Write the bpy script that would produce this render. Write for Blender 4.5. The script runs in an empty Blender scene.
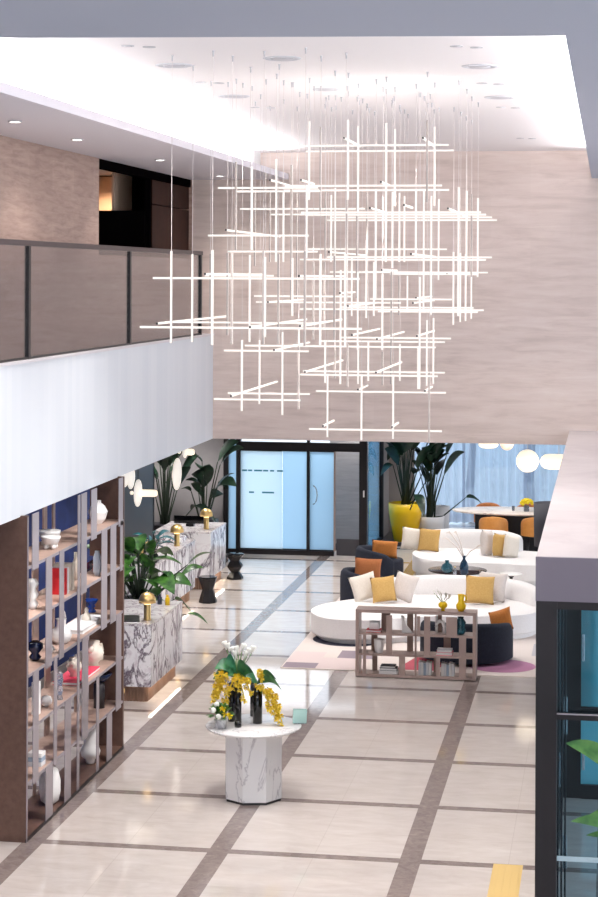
import bpy, bmesh, math, random
from mathutils import Vector, Matrix
random.seed(7)
PI=math.pi
S=bpy.context.scene; C=S.collection
# ------------------------------------------------------------------ camera model (metres, camera at 0,0,6)
F=1900.;CX=299.;YH=275.8;ROLL=.004;H=6.0
YAW=math.atan(311/F);cy,sy=math.cos(YAW),math.sin(YAW)
def ray(px,py):
    u=px-CX;v=py-YH
    a=(u*math.cos(ROLL)+v*math.sin(ROLL))/F;b=(-u*math.sin(ROLL)+v*math.cos(ROLL))/F
    return a*cy-sy,a*sy+cy,-b
def atz(px,py,z=0.):
    d=ray(px,py);t=(z-H)/d[2];return Vector((d[0]*t,d[1]*t,z))
def aty(px,py,y):
    d=ray(px,py);t=y/d[1];return Vector((d[0]*t,y,H+d[2]*t))
def atx(px,py,x):
    d=ray(px,py);t=x/d[0];return Vector((x,d[1]*t,H+d[2]*t))
# ------------------------------------------------------------------ materials
def lin(c):
    return tuple(((v/255)/12.92 if v/255<=.04045 else ((v/255+.055)/1.055)**2.4) for v in c)+(1.,)
def setin(n,k,v):
    if k in n.inputs: n.inputs[k].default_value=v
def mat(name,c,rough=.5,metal=0.,emit=0.,ec=None,trans=0.,alpha=1.,spec=.5,sub=0.,coat=0.):
    m=bpy.data.materials.new(name);m.use_nodes=True
    b=m.node_tree.nodes['Principled BSDF']
    setin(b,'Base Color',lin(c));setin(b,'Roughness',rough);setin(b,'Metallic',metal)
    setin(b,'Transmission Weight',trans);setin(b,'Alpha',alpha);setin(b,'Specular IOR Level',spec);setin(b,'Coat Weight',coat)
    if emit: setin(b,'Emission Color',lin(ec or c));setin(b,'Emission Strength',emit)
    return m
class NT:
    def __init__(s,m): s.m=m;s.t=m.node_tree;s.b=s.t.nodes['Principled BSDF']
    def n(s,typ,**k):
        x=s.t.nodes.new(typ)
        for a,v in k.items():
            if a=='ins':
                for i,w in v.items(): x.inputs[i].default_value=w
            else: setattr(x,a,v)
        return x
    def l(s,a,b): s.t.links.new(a,b)
    def math(s,op,a,b=None,c=None):
        x=s.n('ShaderNodeMath',operation=op)
        for i,v in enumerate((a,b,c)):
            if v is None: continue
            if isinstance(v,(int,float)): x.inputs[i].default_value=v
            else: s.l(v,x.inputs[i])
        return x.outputs[0]
    def mix(s,f,a,b):
        x=s.n('ShaderNodeMix',data_type='RGBA')
        for i,v in ((0,f),(6,a),(7,b)):
            if isinstance(v,(int,float,tuple)): x.inputs[i].default_value=v
            else: s.l(v,x.inputs[i])
        return x.outputs[2]
    def ramp(s,f,stops):
        x=s.n('ShaderNodeValToRGB');e=x.color_ramp.elements
        while len(e)<len(stops): e.new(.5)
        for i,(p,c) in enumerate(stops): e[i].position=p;e[i].color=c
        s.l(f,x.inputs[0]);return x.outputs[0]
    def coord(s,kind='Object'):
        return s.n('ShaderNodeTexCoord').outputs[kind]
    def pos(s):
        return s.n('ShaderNodeNewGeometry').outputs['Position']
    def mapped(s,v,scale,rot=(0,0,0)):
        x=s.n('ShaderNodeMapping');x.inputs['Scale'].default_value=scale;x.inputs['Rotation'].default_value=rot
        s.l(v,x.inputs[0]);return x.outputs[0]
    def noise(s,v,sc,det=4,rough=.5,dist=0.):
        x=s.n('ShaderNodeTexNoise');s.l(v,x.inputs['Vector'])
        x.inputs['Scale'].default_value=sc;x.inputs['Detail'].default_value=det
        x.inputs['Roughness'].default_value=rough;x.inputs['Distortion'].default_value=dist
        return x.outputs[0]
    def bump(s,h,st,d=.01):
        x=s.n('ShaderNodeBump');x.inputs['Strength'].default_value=st;x.inputs['Distance'].default_value=d
        s.l(h,x.inputs['Height']);s.l(x.outputs[0],s.b.inputs['Normal'])
def sepxyz(t,v):
    x=t.n('ShaderNodeSeparateXYZ');t.l(v,x.inputs[0]);return x.outputs
def m_travertine(name,c1,c2,c3,rough=.35,axis='xz',sx=1.2,sz=.6,gs=1.3):
    m=mat(name,c1,rough);t=NT(m);p=t.pos();o=sepxyz(t,p)
    v=t.mapped(p,(.9,.9,7.0))
    n1=t.noise(v,gs,8,.66,.4);n2=t.noise(t.mapped(p,(1.2,1.2,22)),1.,5,.6)
    col=t.ramp(n1,[(.3,lin(c2)),(.5,lin(c1)),(.7,lin(c3))])
    col=t.mix(t.math('MULTIPLY',t.ramp(n2,[(.5,(0,0,0,1)),(.75,(1,1,1,1))]),.3),col,lin(c2))
    # slabs, each a shade of its own
    h=o[0] if axis=='xz' else o[1]
    row=t.math('FLOOR',t.math('DIVIDE',o[2],sz)) if axis!='xy' else t.math('FLOOR',t.math('DIVIDE',o[1],1.9))
    hh=t.math('ADD',t.math('DIVIDE',h,sx),t.math('MULTIPLY',row,.5))
    cell=t.math('ADD',t.math('MULTIPLY',row,7.13),t.math('MULTIPLY',t.math('FLOOR',hh),3.71))
    wn=t.n('ShaderNodeTexWhiteNoise',noise_dimensions='1D');t.l(cell,wn.inputs['W'])
    f=t.math('MULTIPLY',wn.outputs[0],.3)
    col=t.mix(f,col,lin(c2))
    t.l(col,t.b.inputs['Base Color']);return m
def m_marble(name,base,vein,sc=3.,amt=1.,rough=.2,vein2=None,mid=(.47,.5,.53)):
    m=mat(name,base,rough);t=NT(m);p=t.pos()
    n=t.noise(t.mapped(p,(1,1,.45),(0.3,.5,.2)),sc,8,.62,1.4)
    col=t.ramp(n,[(mid[0]-.05*amt,lin(base)),(mid[1],lin(vein)),(mid[2]+.05*amt,lin(base))])
    n2=t.noise(p,sc*1.9,6,.6,.8)
    col=t.mix(t.ramp(n2,[(.52,(0,0,0,1)),(.66,(1,1,1,1))]),col,t.mix(.55,col,lin(vein2 or base)))
    t.l(col,t.b.inputs['Base Color']);return m
def m_noise(name,c1,c2,sc=20,rough=.6,metal=0.,bump=0.,stretch=(1,1,1)):
    m=mat(name,c1,rough,metal);t=NT(m);p=t.coord()
    n=t.noise(t.mapped(p,stretch),sc,4,.6)
    t.l(t.ramp(n,[(.3,lin(c1)),(.7,lin(c2))]),t.b.inputs['Base Color'])
    if bump: t.bump(n,bump)
    return m
def m_leaf(name,c1,c2):
    m=mat(name,c1,.38);t=NT(m);n=t.noise(t.pos(),9,3,.5)
    t.l(t.ramp(n,[(.35,lin(c1)),(.68,lin(c2))]),t.b.inputs['Base Color']);return m
def m_glass(name,c,rough=.0,ior=1.45,tint=.9,refl=1.):
    # thin pane: clear with Fresnel reflection
    m=bpy.data.materials.new(name);m.use_nodes=True;t=m.node_tree;t.nodes.clear()
    o=t.nodes.new('ShaderNodeOutputMaterial');mx=t.nodes.new('ShaderNodeMixShader')
    tr=t.nodes.new('ShaderNodeBsdfTransparent');gl=t.nodes.new('ShaderNodeBsdfGlossy');fr=t.nodes.new('ShaderNodeFresnel')
    tr.inputs[0].default_value=lin(c);gl.inputs['Roughness'].default_value=rough;ge=t.nodes.new('ShaderNodeNewGeometry');ma=t.nodes.new('ShaderNodeMath');ma.operation='POWER';mb_=t.nodes.new('ShaderNodeMath');mb_.operation='MULTIPLY_ADD'
    mb_.inputs[1].default_value=-2;mb_.inputs[2].default_value=1;ma.inputs[0].default_value=ior
    t.links.new(ge.outputs['Backfacing'],mb_.inputs[0]);t.links.new(mb_.outputs[0],ma.inputs[1]);t.links.new(ma.outputs[0],fr.inputs[0])
    gl.inputs[0].default_value=(refl,refl,refl,1)
    t.links.new(fr.outputs[0],mx.inputs[0]);t.links.new(tr.outputs[0],mx.inputs[1]);t.links.new(gl.outputs[0],mx.inputs[2]);t.links.new(mx.outputs[0],o.inputs[0])
    return m
def m_frost(name,c,tl=.8,clear=0.):
    m=bpy.data.materials.new(name);m.use_nodes=True;t=m.node_tree;t.nodes.clear()
    o=t.nodes.new('ShaderNodeOutputMaterial');mx=t.nodes.new('ShaderNodeMixShader')
    tr=t.nodes.new('ShaderNodeBsdfTranslucent');df=t.nodes.new('ShaderNodeBsdfDiffuse')
    tr.inputs[0].default_value=lin(c);df.inputs[0].default_value=lin(c);mx.inputs[0].default_value=1-tl
    t.links.new(tr.outputs[0],mx.inputs[1]);t.links.new(df.outputs[0],mx.inputs[2]);last=mx.outputs[0]
    if clear:
        m2=t.nodes.new('ShaderNodeMixShader');tp=t.nodes.new('ShaderNodeBsdfTransparent');m2.inputs[0].default_value=clear
        t.links.new(last,m2.inputs[1]);t.links.new(tp.outputs[0],m2.inputs[2]);last=m2.outputs[0]
    t.links.new(last,o.inputs[0]);return m
M={}
M['trav']=m_travertine('travertine_rose',(224,206,197),(206,187,178),(232,217,209))
M['trav_top']=m_travertine('travertine_roof',(204,194,194),(188,177,178),(214,205,204),axis='xy')
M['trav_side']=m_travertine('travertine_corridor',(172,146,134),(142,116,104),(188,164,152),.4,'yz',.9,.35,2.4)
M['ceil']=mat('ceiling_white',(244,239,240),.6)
M['ceil_lo']=mat('ceiling_paint',(226,221,228),.6);M['ceil_gr']=mat('ceiling_dim_blue_grey',(168,174,190),.6)  # front and right soffit: its dimness is put into a darker blue-grey colour
M['cove']=mat('cove_white',(240,238,238),.6)
M['soffit']=mat('soffit_grey',(150,146,150),.7)
M['navy_wall']=m_noise('navy_lacquer',(15,34,88),(22,46,112),3,.8)
M['dark_wall']=mat('dark_teal_wall',(24,34,46),.5)
M['grey_wall']=m_noise('grey_plaster',(150,146,148),(164,158,158),2,.7)
M['black']=mat('black_metal',(26,24,28),.35,.3)
M['frame']=mat('dark_bronze_frame',(30,26,29),.5,0,spec=.3)
M['rail']=mat('rail_bronze',(70,62,66),.35,.6)
M['bronze']=m_noise('bronze_panel',(96,70,60),(112,84,72),14,.45,.2)
M['shelf_board']=m_noise('shelf_board',(166,138,126),(186,158,144),9,.45)
M['slat']=mat('pewter_slat',(158,149,154),.38,.35)
M['taupe']=mat('taupe_metal',(166,144,136),.4,.3)
M['taupe_dk']=mat('taupe_rear_board',(150,124,112),.5)
M['gold']=mat('brushed_brass',(236,202,136),.34,.9)
M['white_c']=mat('white_ceramic',(238,236,234),.3)
M['cream_c']=mat('cream_ceramic',(232,222,208),.45)
M['blue_c']=mat('cobalt_glaze',(20,64,158),.15)
M['blue_dk']=mat('midnight_glaze',(18,30,62),.12)
M['red']=mat('red_cover',(196,30,38),.5)
M['pink']=mat('pink_cover',(222,66,96),.5)
M['paper']=mat('paper_white',(230,228,226),.7)
M['book_w']=mat('white_cover',(214,214,216),.6)
M['book_k']=mat('charcoal_cover',(52,50,58),.6)
M['book_b']=mat('pale_blue_cover',(150,166,184),.6)
M['blackgloss']=mat('black_glaze',(12,12,14),.08)
M['boucle']=m_noise('white_boucle',(232,228,228),(242,240,240),60,.85,0,.1)
M['navy_f']=m_noise('navy_velvet',(20,25,40),(29,35,52),30,.9)
M['cush_w']=m_noise('cream_linen',(222,212,200),(232,224,214),50,.9,0,.15)
M['cush_g']=m_noise('greige_linen',(206,196,190),(218,208,204),50,.9,0,.15)
M['cush_y']=m_noise('ochre_linen',(190,150,84),(204,166,102),50,.9,0,.15)
M['cush_o']=m_noise('burnt_orange_velvet',(178,106,44),(196,124,56),40,.85)
M['cush_b']=m_noise('tan_brown_velvet',(158,92,50),(174,106,60),40,.85)
M['orange']=m_noise('amber_leather',(196,128,58),(208,142,70),12,.5)
M['orange_b']=m_noise('tan_leather',(180,108,56),(196,122,66),12,.5)
M['yellow']=mat('yellow_glaze',(255,212,24),.35)
M['yellow_pot']=mat('yellow_planter',(250,200,8),.35)
M['yel_flower']=m_noise('yellow_petals',(255,234,84),(244,206,56),60,.6)
M['yel_bright']=mat('lemon_petals',(250,222,30),.6)
M['white_flower']=mat('white_petals',(248,247,240),.5)
M['green']=m_leaf('leaf_mid_green',(34,84,30),(78,132,52))
M['green_l']=m_leaf('leaf_fresh_green',(28,74,32),(84,138,56))
M['green_d']=m_leaf('leaf_dark_green',(14,34,24),(28,60,38))
M['green_p']=m_leaf('leaf_tropic_green',(36,84,36),(88,132,66))
M['green_t']=m_leaf('leaf_teal_green',(34,88,62),(70,136,84))
M['stem']=mat('dark_stem',(30,44,26),.6)
M['stem_l']=mat('green_stem',(90,130,70),.6)
M['teal_g']=mat('teal_glass',(60,120,140),.08,trans=.6)
M['teal_d']=mat('deep_blue_glass',(26,62,92),.08,trans=.4)
M['crystal']=mat('clear_crystal',(236,240,250),.05,trans=.8)
M['cyan_ac']=mat('aqua_acrylic',(214,255,248),.1,trans=.6)
M['concrete']=mat('white_planter',(214,212,214),.6)
M['mat_y']=mat('tactile_yellow',(214,182,118),.7)
M['marble_w']=m_marble('pale_marble',(234,232,232),(190,186,190),1.1,.22,.2,(226,223,224),(.494,.5,.504))
M['marble_v']=m_marble('violet_marble',(252,250,253),(88,70,88),2.1,.5,.15,(196,178,190),(.48,.5,.515))
M['marble_top']=m_marble('violet_marble_top',(232,228,230),(140,124,136),3.0,.4,.12,(214,206,212),(.49,.5,.51))
M['tabletop']=m_marble('cream_marble_top',(240,228,218),(216,202,192),1.5,.3,.3)
M['shade']=mat('charcoal_shade',(58,58,66),.8)
M['opal']=mat('opal_glass',(255,244,224),.4,emit=.85,ec=(255,240,214))
M['opal_dim']=mat('opal_glass_soft',(250,226,200),.4,emit=.6,ec=(250,222,196))
M['disc']=mat('alabaster_disc',(240,236,230),.4,emit=.45,ec=(255,244,230))
M['spot']=mat('spotlight_lens',(255,250,240),.4,emit=6.)
M['fit']=mat('fitting_grey',(196,194,200),.5)
M['fit_d']=mat('fitting_dark',(70,68,74),.5)
M['vent']=mat('vent_grey',(212,212,218),.6)
M['steel']=mat('satin_steel',(196,200,204),.25,.9)
M['tube']=mat('light_tube',(70,68,66),.5,emit=1.0,spec=.2,ec=(255,249,243))
M['top_fill']=mat('tube_top_fill',(255,250,246),.4,emit=16.,ec=(255,248,240))  # added glow for unseen tube tops, to brighten the raised ceiling
M['housing']=mat('tube_housing',(186,174,168),.5,.1)
M['cap']=mat('tube_cap',(44,40,42),.4)
M['wire']=mat('thin_wire',(214,206,204),.5)
M['glass_rail']=m_glass('railing_glass',(228,226,228),0,1.75)
M['glass']=m_glass('clear_pane',(226,238,244),0,1.4)
M['glass_b']=m_glass('bluish_pane',(170,205,225),0,1.5)
M['frost']=m_frost('frosted_blue_glass',(226,240,247),.9)
M['frost2']=m_frost('frosted_blue_glass_deep',(206,228,242),.9)
M['cyan_glass']=m_frost('cyan_film_glass',(150,228,242),.9,.25)
M['sheer']=m_frost('sheer_voile',(200,208,224),.8,.25)
def m_fascia():
    m=mat('ribbed_white_panel',(226,230,236),.55);t=NT(m);p=sepxyz(t,t.pos())
    w=t.math('SINE',t.math('MULTIPLY',p[1],2*PI/.16))
    t.bump(w,.14,.005)
    wn=t.n('ShaderNodeTexWhiteNoise',noise_dimensions='1D');t.l(t.math('FLOOR',t.math('DIVIDE',p[1],.16)),wn.inputs['W'])
    t.l(t.mix(wn.outputs[0],lin((226,231,238)),lin((232,236,242))),t.b.inputs['Base Color']);return m
M['fascia']=m_fascia()
def m_reed():
    m=mat('reeded_wood',(150,116,96),.45);t=NT(m);p=sepxyz(t,t.pos())
    w=t.math('SINE',t.math('MULTIPLY',t.math('ADD',p[0],p[1]),2*PI/.05))
    t.bump(w,.6,.012);return m
M['reed']=m_reed()
def m_floor():
    m=mat('lobby_floor_tile',(228,218,210),.1);t=NT(m);P=t.pos();p=sepxyz(t,P)
    def band(v,c,per,w):
        a=t.math('SUBTRACT',v,c-per/2.)
        a=t.math('FLOORED_MODULO',a,per)
        a=t.math('ABSOLUTE',t.math('SUBTRACT',a,per/2.))
        return t.math('LESS_THAN',a,w/2.)
    bx=band(p[0],-4.0,2.,.22);by=band(p[1],19.42,2.02,.15)
    b=t.math('MAXIMUM',bx,by)
    jx=band(p[0],-3.0,2.,.008);jy=band(p[1],20.3,2.02,.008);j=t.math('MAXIMUM',jx,jy)
    n=t.noise(t.mapped(P,(1,2.4,1)),2.2,7,.65,.5);nf=t.noise(P,26,5,.7)
    tile=t.ramp(n,[(.3,lin((204,192,184))),(.7,lin((222,213,207)))])
    tile=t.mix(t.math('MULTIPLY',j,.35),tile,lin((178,164,154)))
    nb=t.noise(P,9,8,.72,1.)
    dk=t.ramp(nb,[(.3,lin((122,108,104))),(.62,lin((152,138,132))),(.8,lin((190,178,172)))])
    wc=t.n('ShaderNodeTexWhiteNoise',noise_dimensions='2D');cv=t.n('ShaderNodeCombineXYZ')
    t.l(t.math('FLOOR',t.math('DIVIDE',p[0],1.)),cv.inputs[0]);t.l(t.math('FLOOR',t.math('DIVIDE',p[1],1.01)),cv.inputs[1]);t.l(cv.outputs[0],wc.inputs['Vector'])
    tile=t.mix(t.math('MULTIPLY',wc.outputs[0],.12),tile,lin((198,186,178)))
    t.l(t.mix(b,tile,dk),t.b.inputs['Base Color'])
    r=t.math('ADD',t.math('MULTIPLY',nf,.04),.045);t.l(r,t.b.inputs['Roughness'])
    setin(t.b,'IOR',1.62)
    return m
M['floor']=m_floor()
M["ground"]=mat('bright_paving',(206,212,216),.7)
# ------------------------------------------------------------------ mesh helpers
class MB:
    def __init__(s,o=(0,0,0)): s.bm=bmesh.new();s.o=Vector(o);s.mats=[];s.cur=0
    def use(s,m):
        if m not in s.mats: s.mats.append(m)
        s.cur=s.mats.index(m);return s
    def _fin(s,vs,sm=False):
        fs=set()
        for v in vs:
            for f in v.link_faces: fs.add(f)
        for f in fs: f.material_index=s.cur;f.smooth=sm
        return vs
    def box(s,x0,x1,y0,y1,z0,z1,bev=0):
        r=bmesh.ops.create_cube(s.bm,size=1);vs=r['verts']
        for v in vs:
            v.co=Vector((x0 if v.co.x<0 else x1,y0 if v.co.y<0 else y1,z0 if v.co.z<0 else z1))-s.o
        if bev:
            es=set(e for v in vs for e in v.link_edges)
            r=bmesh.ops.bevel(s.bm,geom=list(es)+list(vs),offset=bev,segments=2,affect='EDGES',profile=.6)
            vs=r['verts']
        s._fin(vs);return s
    def obox(s,c,size,rz=0,rx=0,ry=0,bev=0):
        r=bmesh.ops.create_cube(s.bm,size=1);vs=r['verts']
        R=Matrix.Rotation(rz,3,'Z')@Matrix.Rotation(rx,3,'X')@Matrix.Rotation(ry,3,'Y')
        for v in vs: v.co=R@Vector((v.co.x*size[0],v.co.y*size[1],v.co.z*size[2]))+Vector(c)-s.o
        if bev:
            es=set(e for v in vs for e in v.link_edges)
            vs=bmesh.ops.bevel(s.bm,geom=list(es)+list(vs),offset=bev,segments=2,affect='EDGES',profile=.6)['verts']
        s._fin(vs);return s
    def lathe(s,prof,c=(0,0,0),n=24,sm=True,sx=1.,sy=1.,R=None):
        rings=[];c=Vector(c)-s.o
        for r,z in prof:
            ring=[]
            if r<1e-5:
                p=Vector((0,0,z));p=R@p if R else p
                ring=[s.bm.verts.new(p+c)]
            else:
                for i in range(n):
                    a=2*PI*(i+.5)/n;p=Vector((r*math.cos(a)*sx,r*math.sin(a)*sy,z));p=R@p if R else p
                    ring.append(s.bm.verts.new(p+c))
            rings.append(ring)
        for a,b in zip(rings,rings[1:]):
            for i in range(n):
                j=(i+1)%n
                if len(a)==1 and len(b)==1: continue
                if len(a)==1: f=s.bm.faces.new((a[0],b[j],b[i]))
                elif len(b)==1: f=s.bm.faces.new((a[i],a[j],b[0]))
                else: f=s.bm.faces.new((a[i],a[j],b[j],b[i]))
                f.material_index=s.cur;f.smooth=sm
        for k,rg in ((0,rings[0]),(1,rings[-1])):
            if len(rg)>1:
                f=s.bm.faces.new(rg if k else rg[::-1]);f.material_index=s.cur
        return s
    def tube(s,pts,rads,n=8,cap=True):
        pts=[Vector(p)-s.o for p in pts]
        if isinstance(rads,(int,float)): rads=[rads]*len(pts)
        rings=[]
        for i,p in enumerate(pts):
            d=(pts[min(i+1,len(pts)-1)]-pts[max(i-1,0)]).normalized()
            up=Vector((0,0,1)) if abs(d.z)<.9 else Vector((1,0,0))
            a=d.cross(up).normalized();b=d.cross(a)
            rings.append([s.bm.verts.new(p+(a*math.cos(2*PI*k/n)+b*math.sin(2*PI*k/n))*rads[i]) for k in range(n)])
        for r0,r1 in zip(rings,rings[1:]):
            for k in range(n):
                f=s.bm.faces.new((r0[k],r0[(k+1)%n],r1[(k+1)%n],r1[k]));f.material_index=s.cur;f.smooth=n>4
        if cap:
            for r in (rings[0][::-1],rings[-1]):
                f=s.bm.faces.new(r);f.material_index=s.cur
        return s
    def prism(s,poly,z0,z1,bev=0,seg=3,sm=False):
        vb=[s.bm.verts.new(Vector((x,y,z0))-s.o) for x,y in poly];vt=[s.bm.verts.new(Vector((x,y,z1))-s.o) for x,y in poly]
        n=len(poly);fs=[s.bm.faces.new(vb[::-1]),s.bm.faces.new(vt)]
        side=[s.bm.faces.new((vb[i],vb[(i+1)%n],vt[(i+1)%n],vt[i])) for i in range(n)]
        for f in fs+side: f.material_index=s.cur
        for f in side: f.smooth=sm
        if bev:
            es=[e for f in fs for e in f.edges]
            r=bmesh.ops.bevel(s.bm,geom=es,offset=bev,segments=seg,affect='EDGES',profile=.5)
            for f in r['faces']: f.smooth=sm;f.material_index=s.cur
        return s
    def quad(s,*ps):
        f=s.bm.faces.new([s.bm.verts.new(Vector(p)-s.o) for p in ps]);f.material_index=s.cur;return s
    def leaf(s,base,tip,width,droop=.2,n=8,fold=.15,nrm=None):
        base=Vector(base)-s.o;tip=Vector(tip)-s.o
        d=tip-base;L=d.length;side=d.cross(Vector((0,0,1)))
        if side.length<1e-4: side=Vector((1,0,0))
        side.normalize()
        if nrm: side=(side*math.cos(nrm)+Vector((0,0,1))*math.sin(nrm)).normalized()
        prev=None
        for i in range(n+1):
            t=i/n;c=base+d*t+Vector((0,0,1))*L*droop*(math.sin(PI*t)*1.-t*t*.3)
            w=width*.5*(math.sin(PI*(t**.75))**.8 if 0<t<1 else 0.02)
            up=Vector((0,0,fold*w*1.5))
            row=[s.bm.verts.new(c-side*w+up),s.bm.verts.new(c),s.bm.verts.new(c+side*w+up)]
            if prev:
                for a in (0,1):
                    f=s.bm.faces.new((prev[a],prev[a+1],row[a+1],row[a]));f.material_index=s.cur;f.smooth=True
            prev=row
        return s
    def ball(s,c,r,n=10,sz=1.):
        return s.lathe([(r*math.sin(PI*i/n) if 0<i<n else 0,-r*math.cos(PI*i/n)*sz) for i in range(n+1)],c,max(8,n+2))
    def build(s,name,m=None,parent=None):
        me=bpy.data.meshes.new(name);bmesh.ops.recalc_face_normals(s.bm,faces=s.bm.faces) ;s.bm.to_mesh(me);s.bm.free()
        for x in (s.mats or [m]): me.materials.append(x)
        o=bpy.data.objects.new(name,me);C.objects.link(o)
        if parent: o.parent=parent
        else: o.location=s.o
        return o
def tag(o,label,cat,group=None,kind=None):
    o['label']=label;o['category']=cat
    if group:o['group']=group
    if kind:o['kind']=kind
    return o
def thing(name,label,cat,loc=(0,0,0),rz=0,group=None):
    o=bpy.data.objects.new(name,None);C.objects.link(o);o.location=loc;o.rotation_euler=(0,0,rz)
    o.empty_display_size=.1
    return tag(o,label,cat,group)
def struct(name,mb,m=None):
    o=mb.build(name,m);o['kind']='structure';return o
def copy_tree(src,loc,rz=0,label=None,cat=None,group=None,scale=None):
    r=src.copy();C.objects.link(r);r.location=loc;r.rotation_euler=(0,0,rz)
    if scale: r.scale=scale
    if label:r['label']=label
    if group:r['group']=group
    for ch in list(src.children):
        c=ch.copy();C.objects.link(c);c.parent=r
        for g in list(ch.children):
            d=g.copy();C.objects.link(d);d.parent=c
    return r
# ================================================================== SETTING
ZC=7.92;ZL=7.5;ZS=3.44;YB=29.2;XW=-6.14;XE=-4.95;XR=-.28;YF=11.7;XC=-6.48
struct('floor',MB().box(-14,9,-8,60,-.1,0),M['floor'])
struct('ceiling',MB().box(XE-.45,XR+.4,YF-.35,YB+.1,ZC,ZC+.1),M['ceil'])
def frame(mb,x0,x1,y0,y1,X0,X1,Y0,Y1,z0,z1):   # slab with a rectangular hole x0..x1,y0..y1
    mb.box(X0,x0,Y0,Y1,z0,z1).box(x1,X1,Y0,Y1,z0,z1).box(x0,x1,Y0,y0,z0,z1)
    if y1<Y1: mb.box(x0,x1,y1,Y1,z0,z1)
    return mb
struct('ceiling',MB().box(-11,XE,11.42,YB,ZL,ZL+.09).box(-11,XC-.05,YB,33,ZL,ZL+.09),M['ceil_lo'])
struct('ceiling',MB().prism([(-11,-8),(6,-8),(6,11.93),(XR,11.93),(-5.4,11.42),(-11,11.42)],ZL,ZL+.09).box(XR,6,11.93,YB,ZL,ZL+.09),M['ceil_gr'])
# cove upstands closing the recess
struct('trim_1',MB().box(XE-.5,XE-.45,YF-.4,YB,ZL+.09,ZC+.1),M['cove'])
struct('trim_2',MB().box(XR+.4,XR+.45,YF-.4,YB,ZL+.09,ZC+.1),M['cove'])
struct('trim_3',MB().box(XE-.5,XR+.45,YF-.4,YF-.35,ZL+.09,ZC+.1),M['cove'])
struct('wall_back',MB().box(XW-.5,6,YB,YB+.3,ZS,ZC+.1),M['trav'])
struct('ceiling',MB().box(-11,6,YB+.3,41.,ZS+.02,ZS+.15).box(-5.3,6,41.,47.4,ZS+.02,ZS+.15).box(-11,XW-.15,-8,YB+.3,ZS+.02,ZS+.2),M['soffit'])
struct('wall_left',MB().box(XW-.15,XW,4,YB,ZS,5.06),M['fascia'])
struct('trim_4',MB().box(XW-.2,XW+.015,4,YB,5.06,5.09),mat('cap_white',(226,222,226),.5))
# corridor wall with the dark opening
XC=-6.48
oy0=23.66;oy1=29.16
struct('wall_corridor',MB().box(XC-.2,XC,-8,oy0,4.9,ZL).box(XC-.2,XC,oy1,YB,4.9,ZL),M['trav_side'])
struct('floor',MB().box(-9.6,XW-.1,4,YB+2,4.8,4.9),M['soffit'])
brn=m_noise('brown_wood_panel',(38,18,12),(50,25,16),4,.6)
setin(brn.node_tree.nodes['Principled BSDF'],'Specular IOR Level',.1)
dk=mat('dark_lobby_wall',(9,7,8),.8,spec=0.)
struct('wall_corridor',MB().box(XC-.03,XC,oy0,oy1,4.9,6.26),M['trav_side'])
struct('wall_inner',MB().box(XC-.12,XC-.05,26.75,oy1,4.9,7.02).box(XC-.12,XC-.05,26.75,oy1,7.035,7.4),brn)
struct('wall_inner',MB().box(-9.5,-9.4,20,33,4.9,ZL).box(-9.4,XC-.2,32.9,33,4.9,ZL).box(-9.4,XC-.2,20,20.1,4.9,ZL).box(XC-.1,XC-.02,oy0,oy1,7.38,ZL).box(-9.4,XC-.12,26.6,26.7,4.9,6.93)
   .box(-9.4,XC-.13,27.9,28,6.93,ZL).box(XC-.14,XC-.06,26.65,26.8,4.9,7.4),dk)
struct('wall_niche',MB().box(-8.6,-7.1,27.7,27.8,6.9,7.48).box(-7.12,-7.08,26.7,27.7,6.9,7.48),mat('niche_plaster',(214,184,160),.6))
# ---- lower left walls
struct('wall_left',MB().box(-8.2,-8.12,8,30.4,0,ZS+.02),M['navy_wall'])
struct('wall_left',MB().box(-8.2,-8.12,30.4,33.5,0,ZS+.02),M['dark_wall'])
struct('baseboard_left',MB().box(-8.12,-8.09,8,33.5,0,.14),mat('base_grey',(150,140,138),.4))
struct('wall_left',MB().box(-11,-8.12,33.42,33.5,0,ZS+.02),M['dark_wall'])
struct('wall_side',MB().box(-10.6,-10.5,33.5,40.3,0,ZS+.02),M['grey_wall'])
struct('wall_far',MB().box(-10.5,-8.24,40.3,40.45,0,ZS+.02),M['grey_wall'])
# ---- far glass entrance Y=40.3
YD=40.3
X=lambda px: aty(px,500,YD).x
def pane(name,x0,x1,z0,z1,m,y=YD,th=.02):
    return struct(name,MB().box(x0,x1,y,y+th,z0,z1),m)
fr=MB()
for a,b in ((224,228.5),(236.5,240.5),(307,309.5),(359.5,367)):
    fr.box(X(a),X(b),YD-.06,YD+.1,0,ZS+.02)
fr.box(X(224),X(334),YD-.05,YD+.08,0,.1).box(X(238),X(367),YD-.07,YD+.08,2.24,2.42)
struct('trim_5',fr,M['frame'])
pane('window_1',X(228.5),X(236.5),.1,ZS,M['frost2'])
struct('trim_6',MB().box(X(334),X(335.5),YD-.06,YD+.05,0.1,2.24),M['taupe'])
def door(n,x0,x1,m,y):
    d=bpy.data.objects.new('door_%d'%n,None);C.objects.link(d);d['kind']='structure';d.location=((x0+x1)/2,y,0)
    o=d.location
    MB(o).box(x0,x1,y,y+.015,.1,2.24).build('glass_pane',m,d)
    MB(o).box(x0,x1,y-.02,y+.035,.03,.12).box(x0,x1,y-.02,y+.035,2.22,2.28).build('door_rail',M['frame'],d)
    return d
d1=door(1,X(240.5),X(282),M['frost'],YD)
st=MB(d1.location)
for z,(ps) in ((1.78,((242,247),(248,252),(254,262),(263,268),(270,274),(277,283))),(1.31,((249,254),(262,274)))):
    for a,b in ps: st.box(X(a),X(b),YD-.006,YD-.001,z,z+.035)
st.build('door_sticker',mat('teal_film_mark',(60,130,150),.4),d1)
d2=door(2,X(282),X(307),M['frost2'],YD+.06)
d3=door(3,X(309.5),X(334),M['frost2'],YD+.03)
hd=MB(d3.location)
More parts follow.
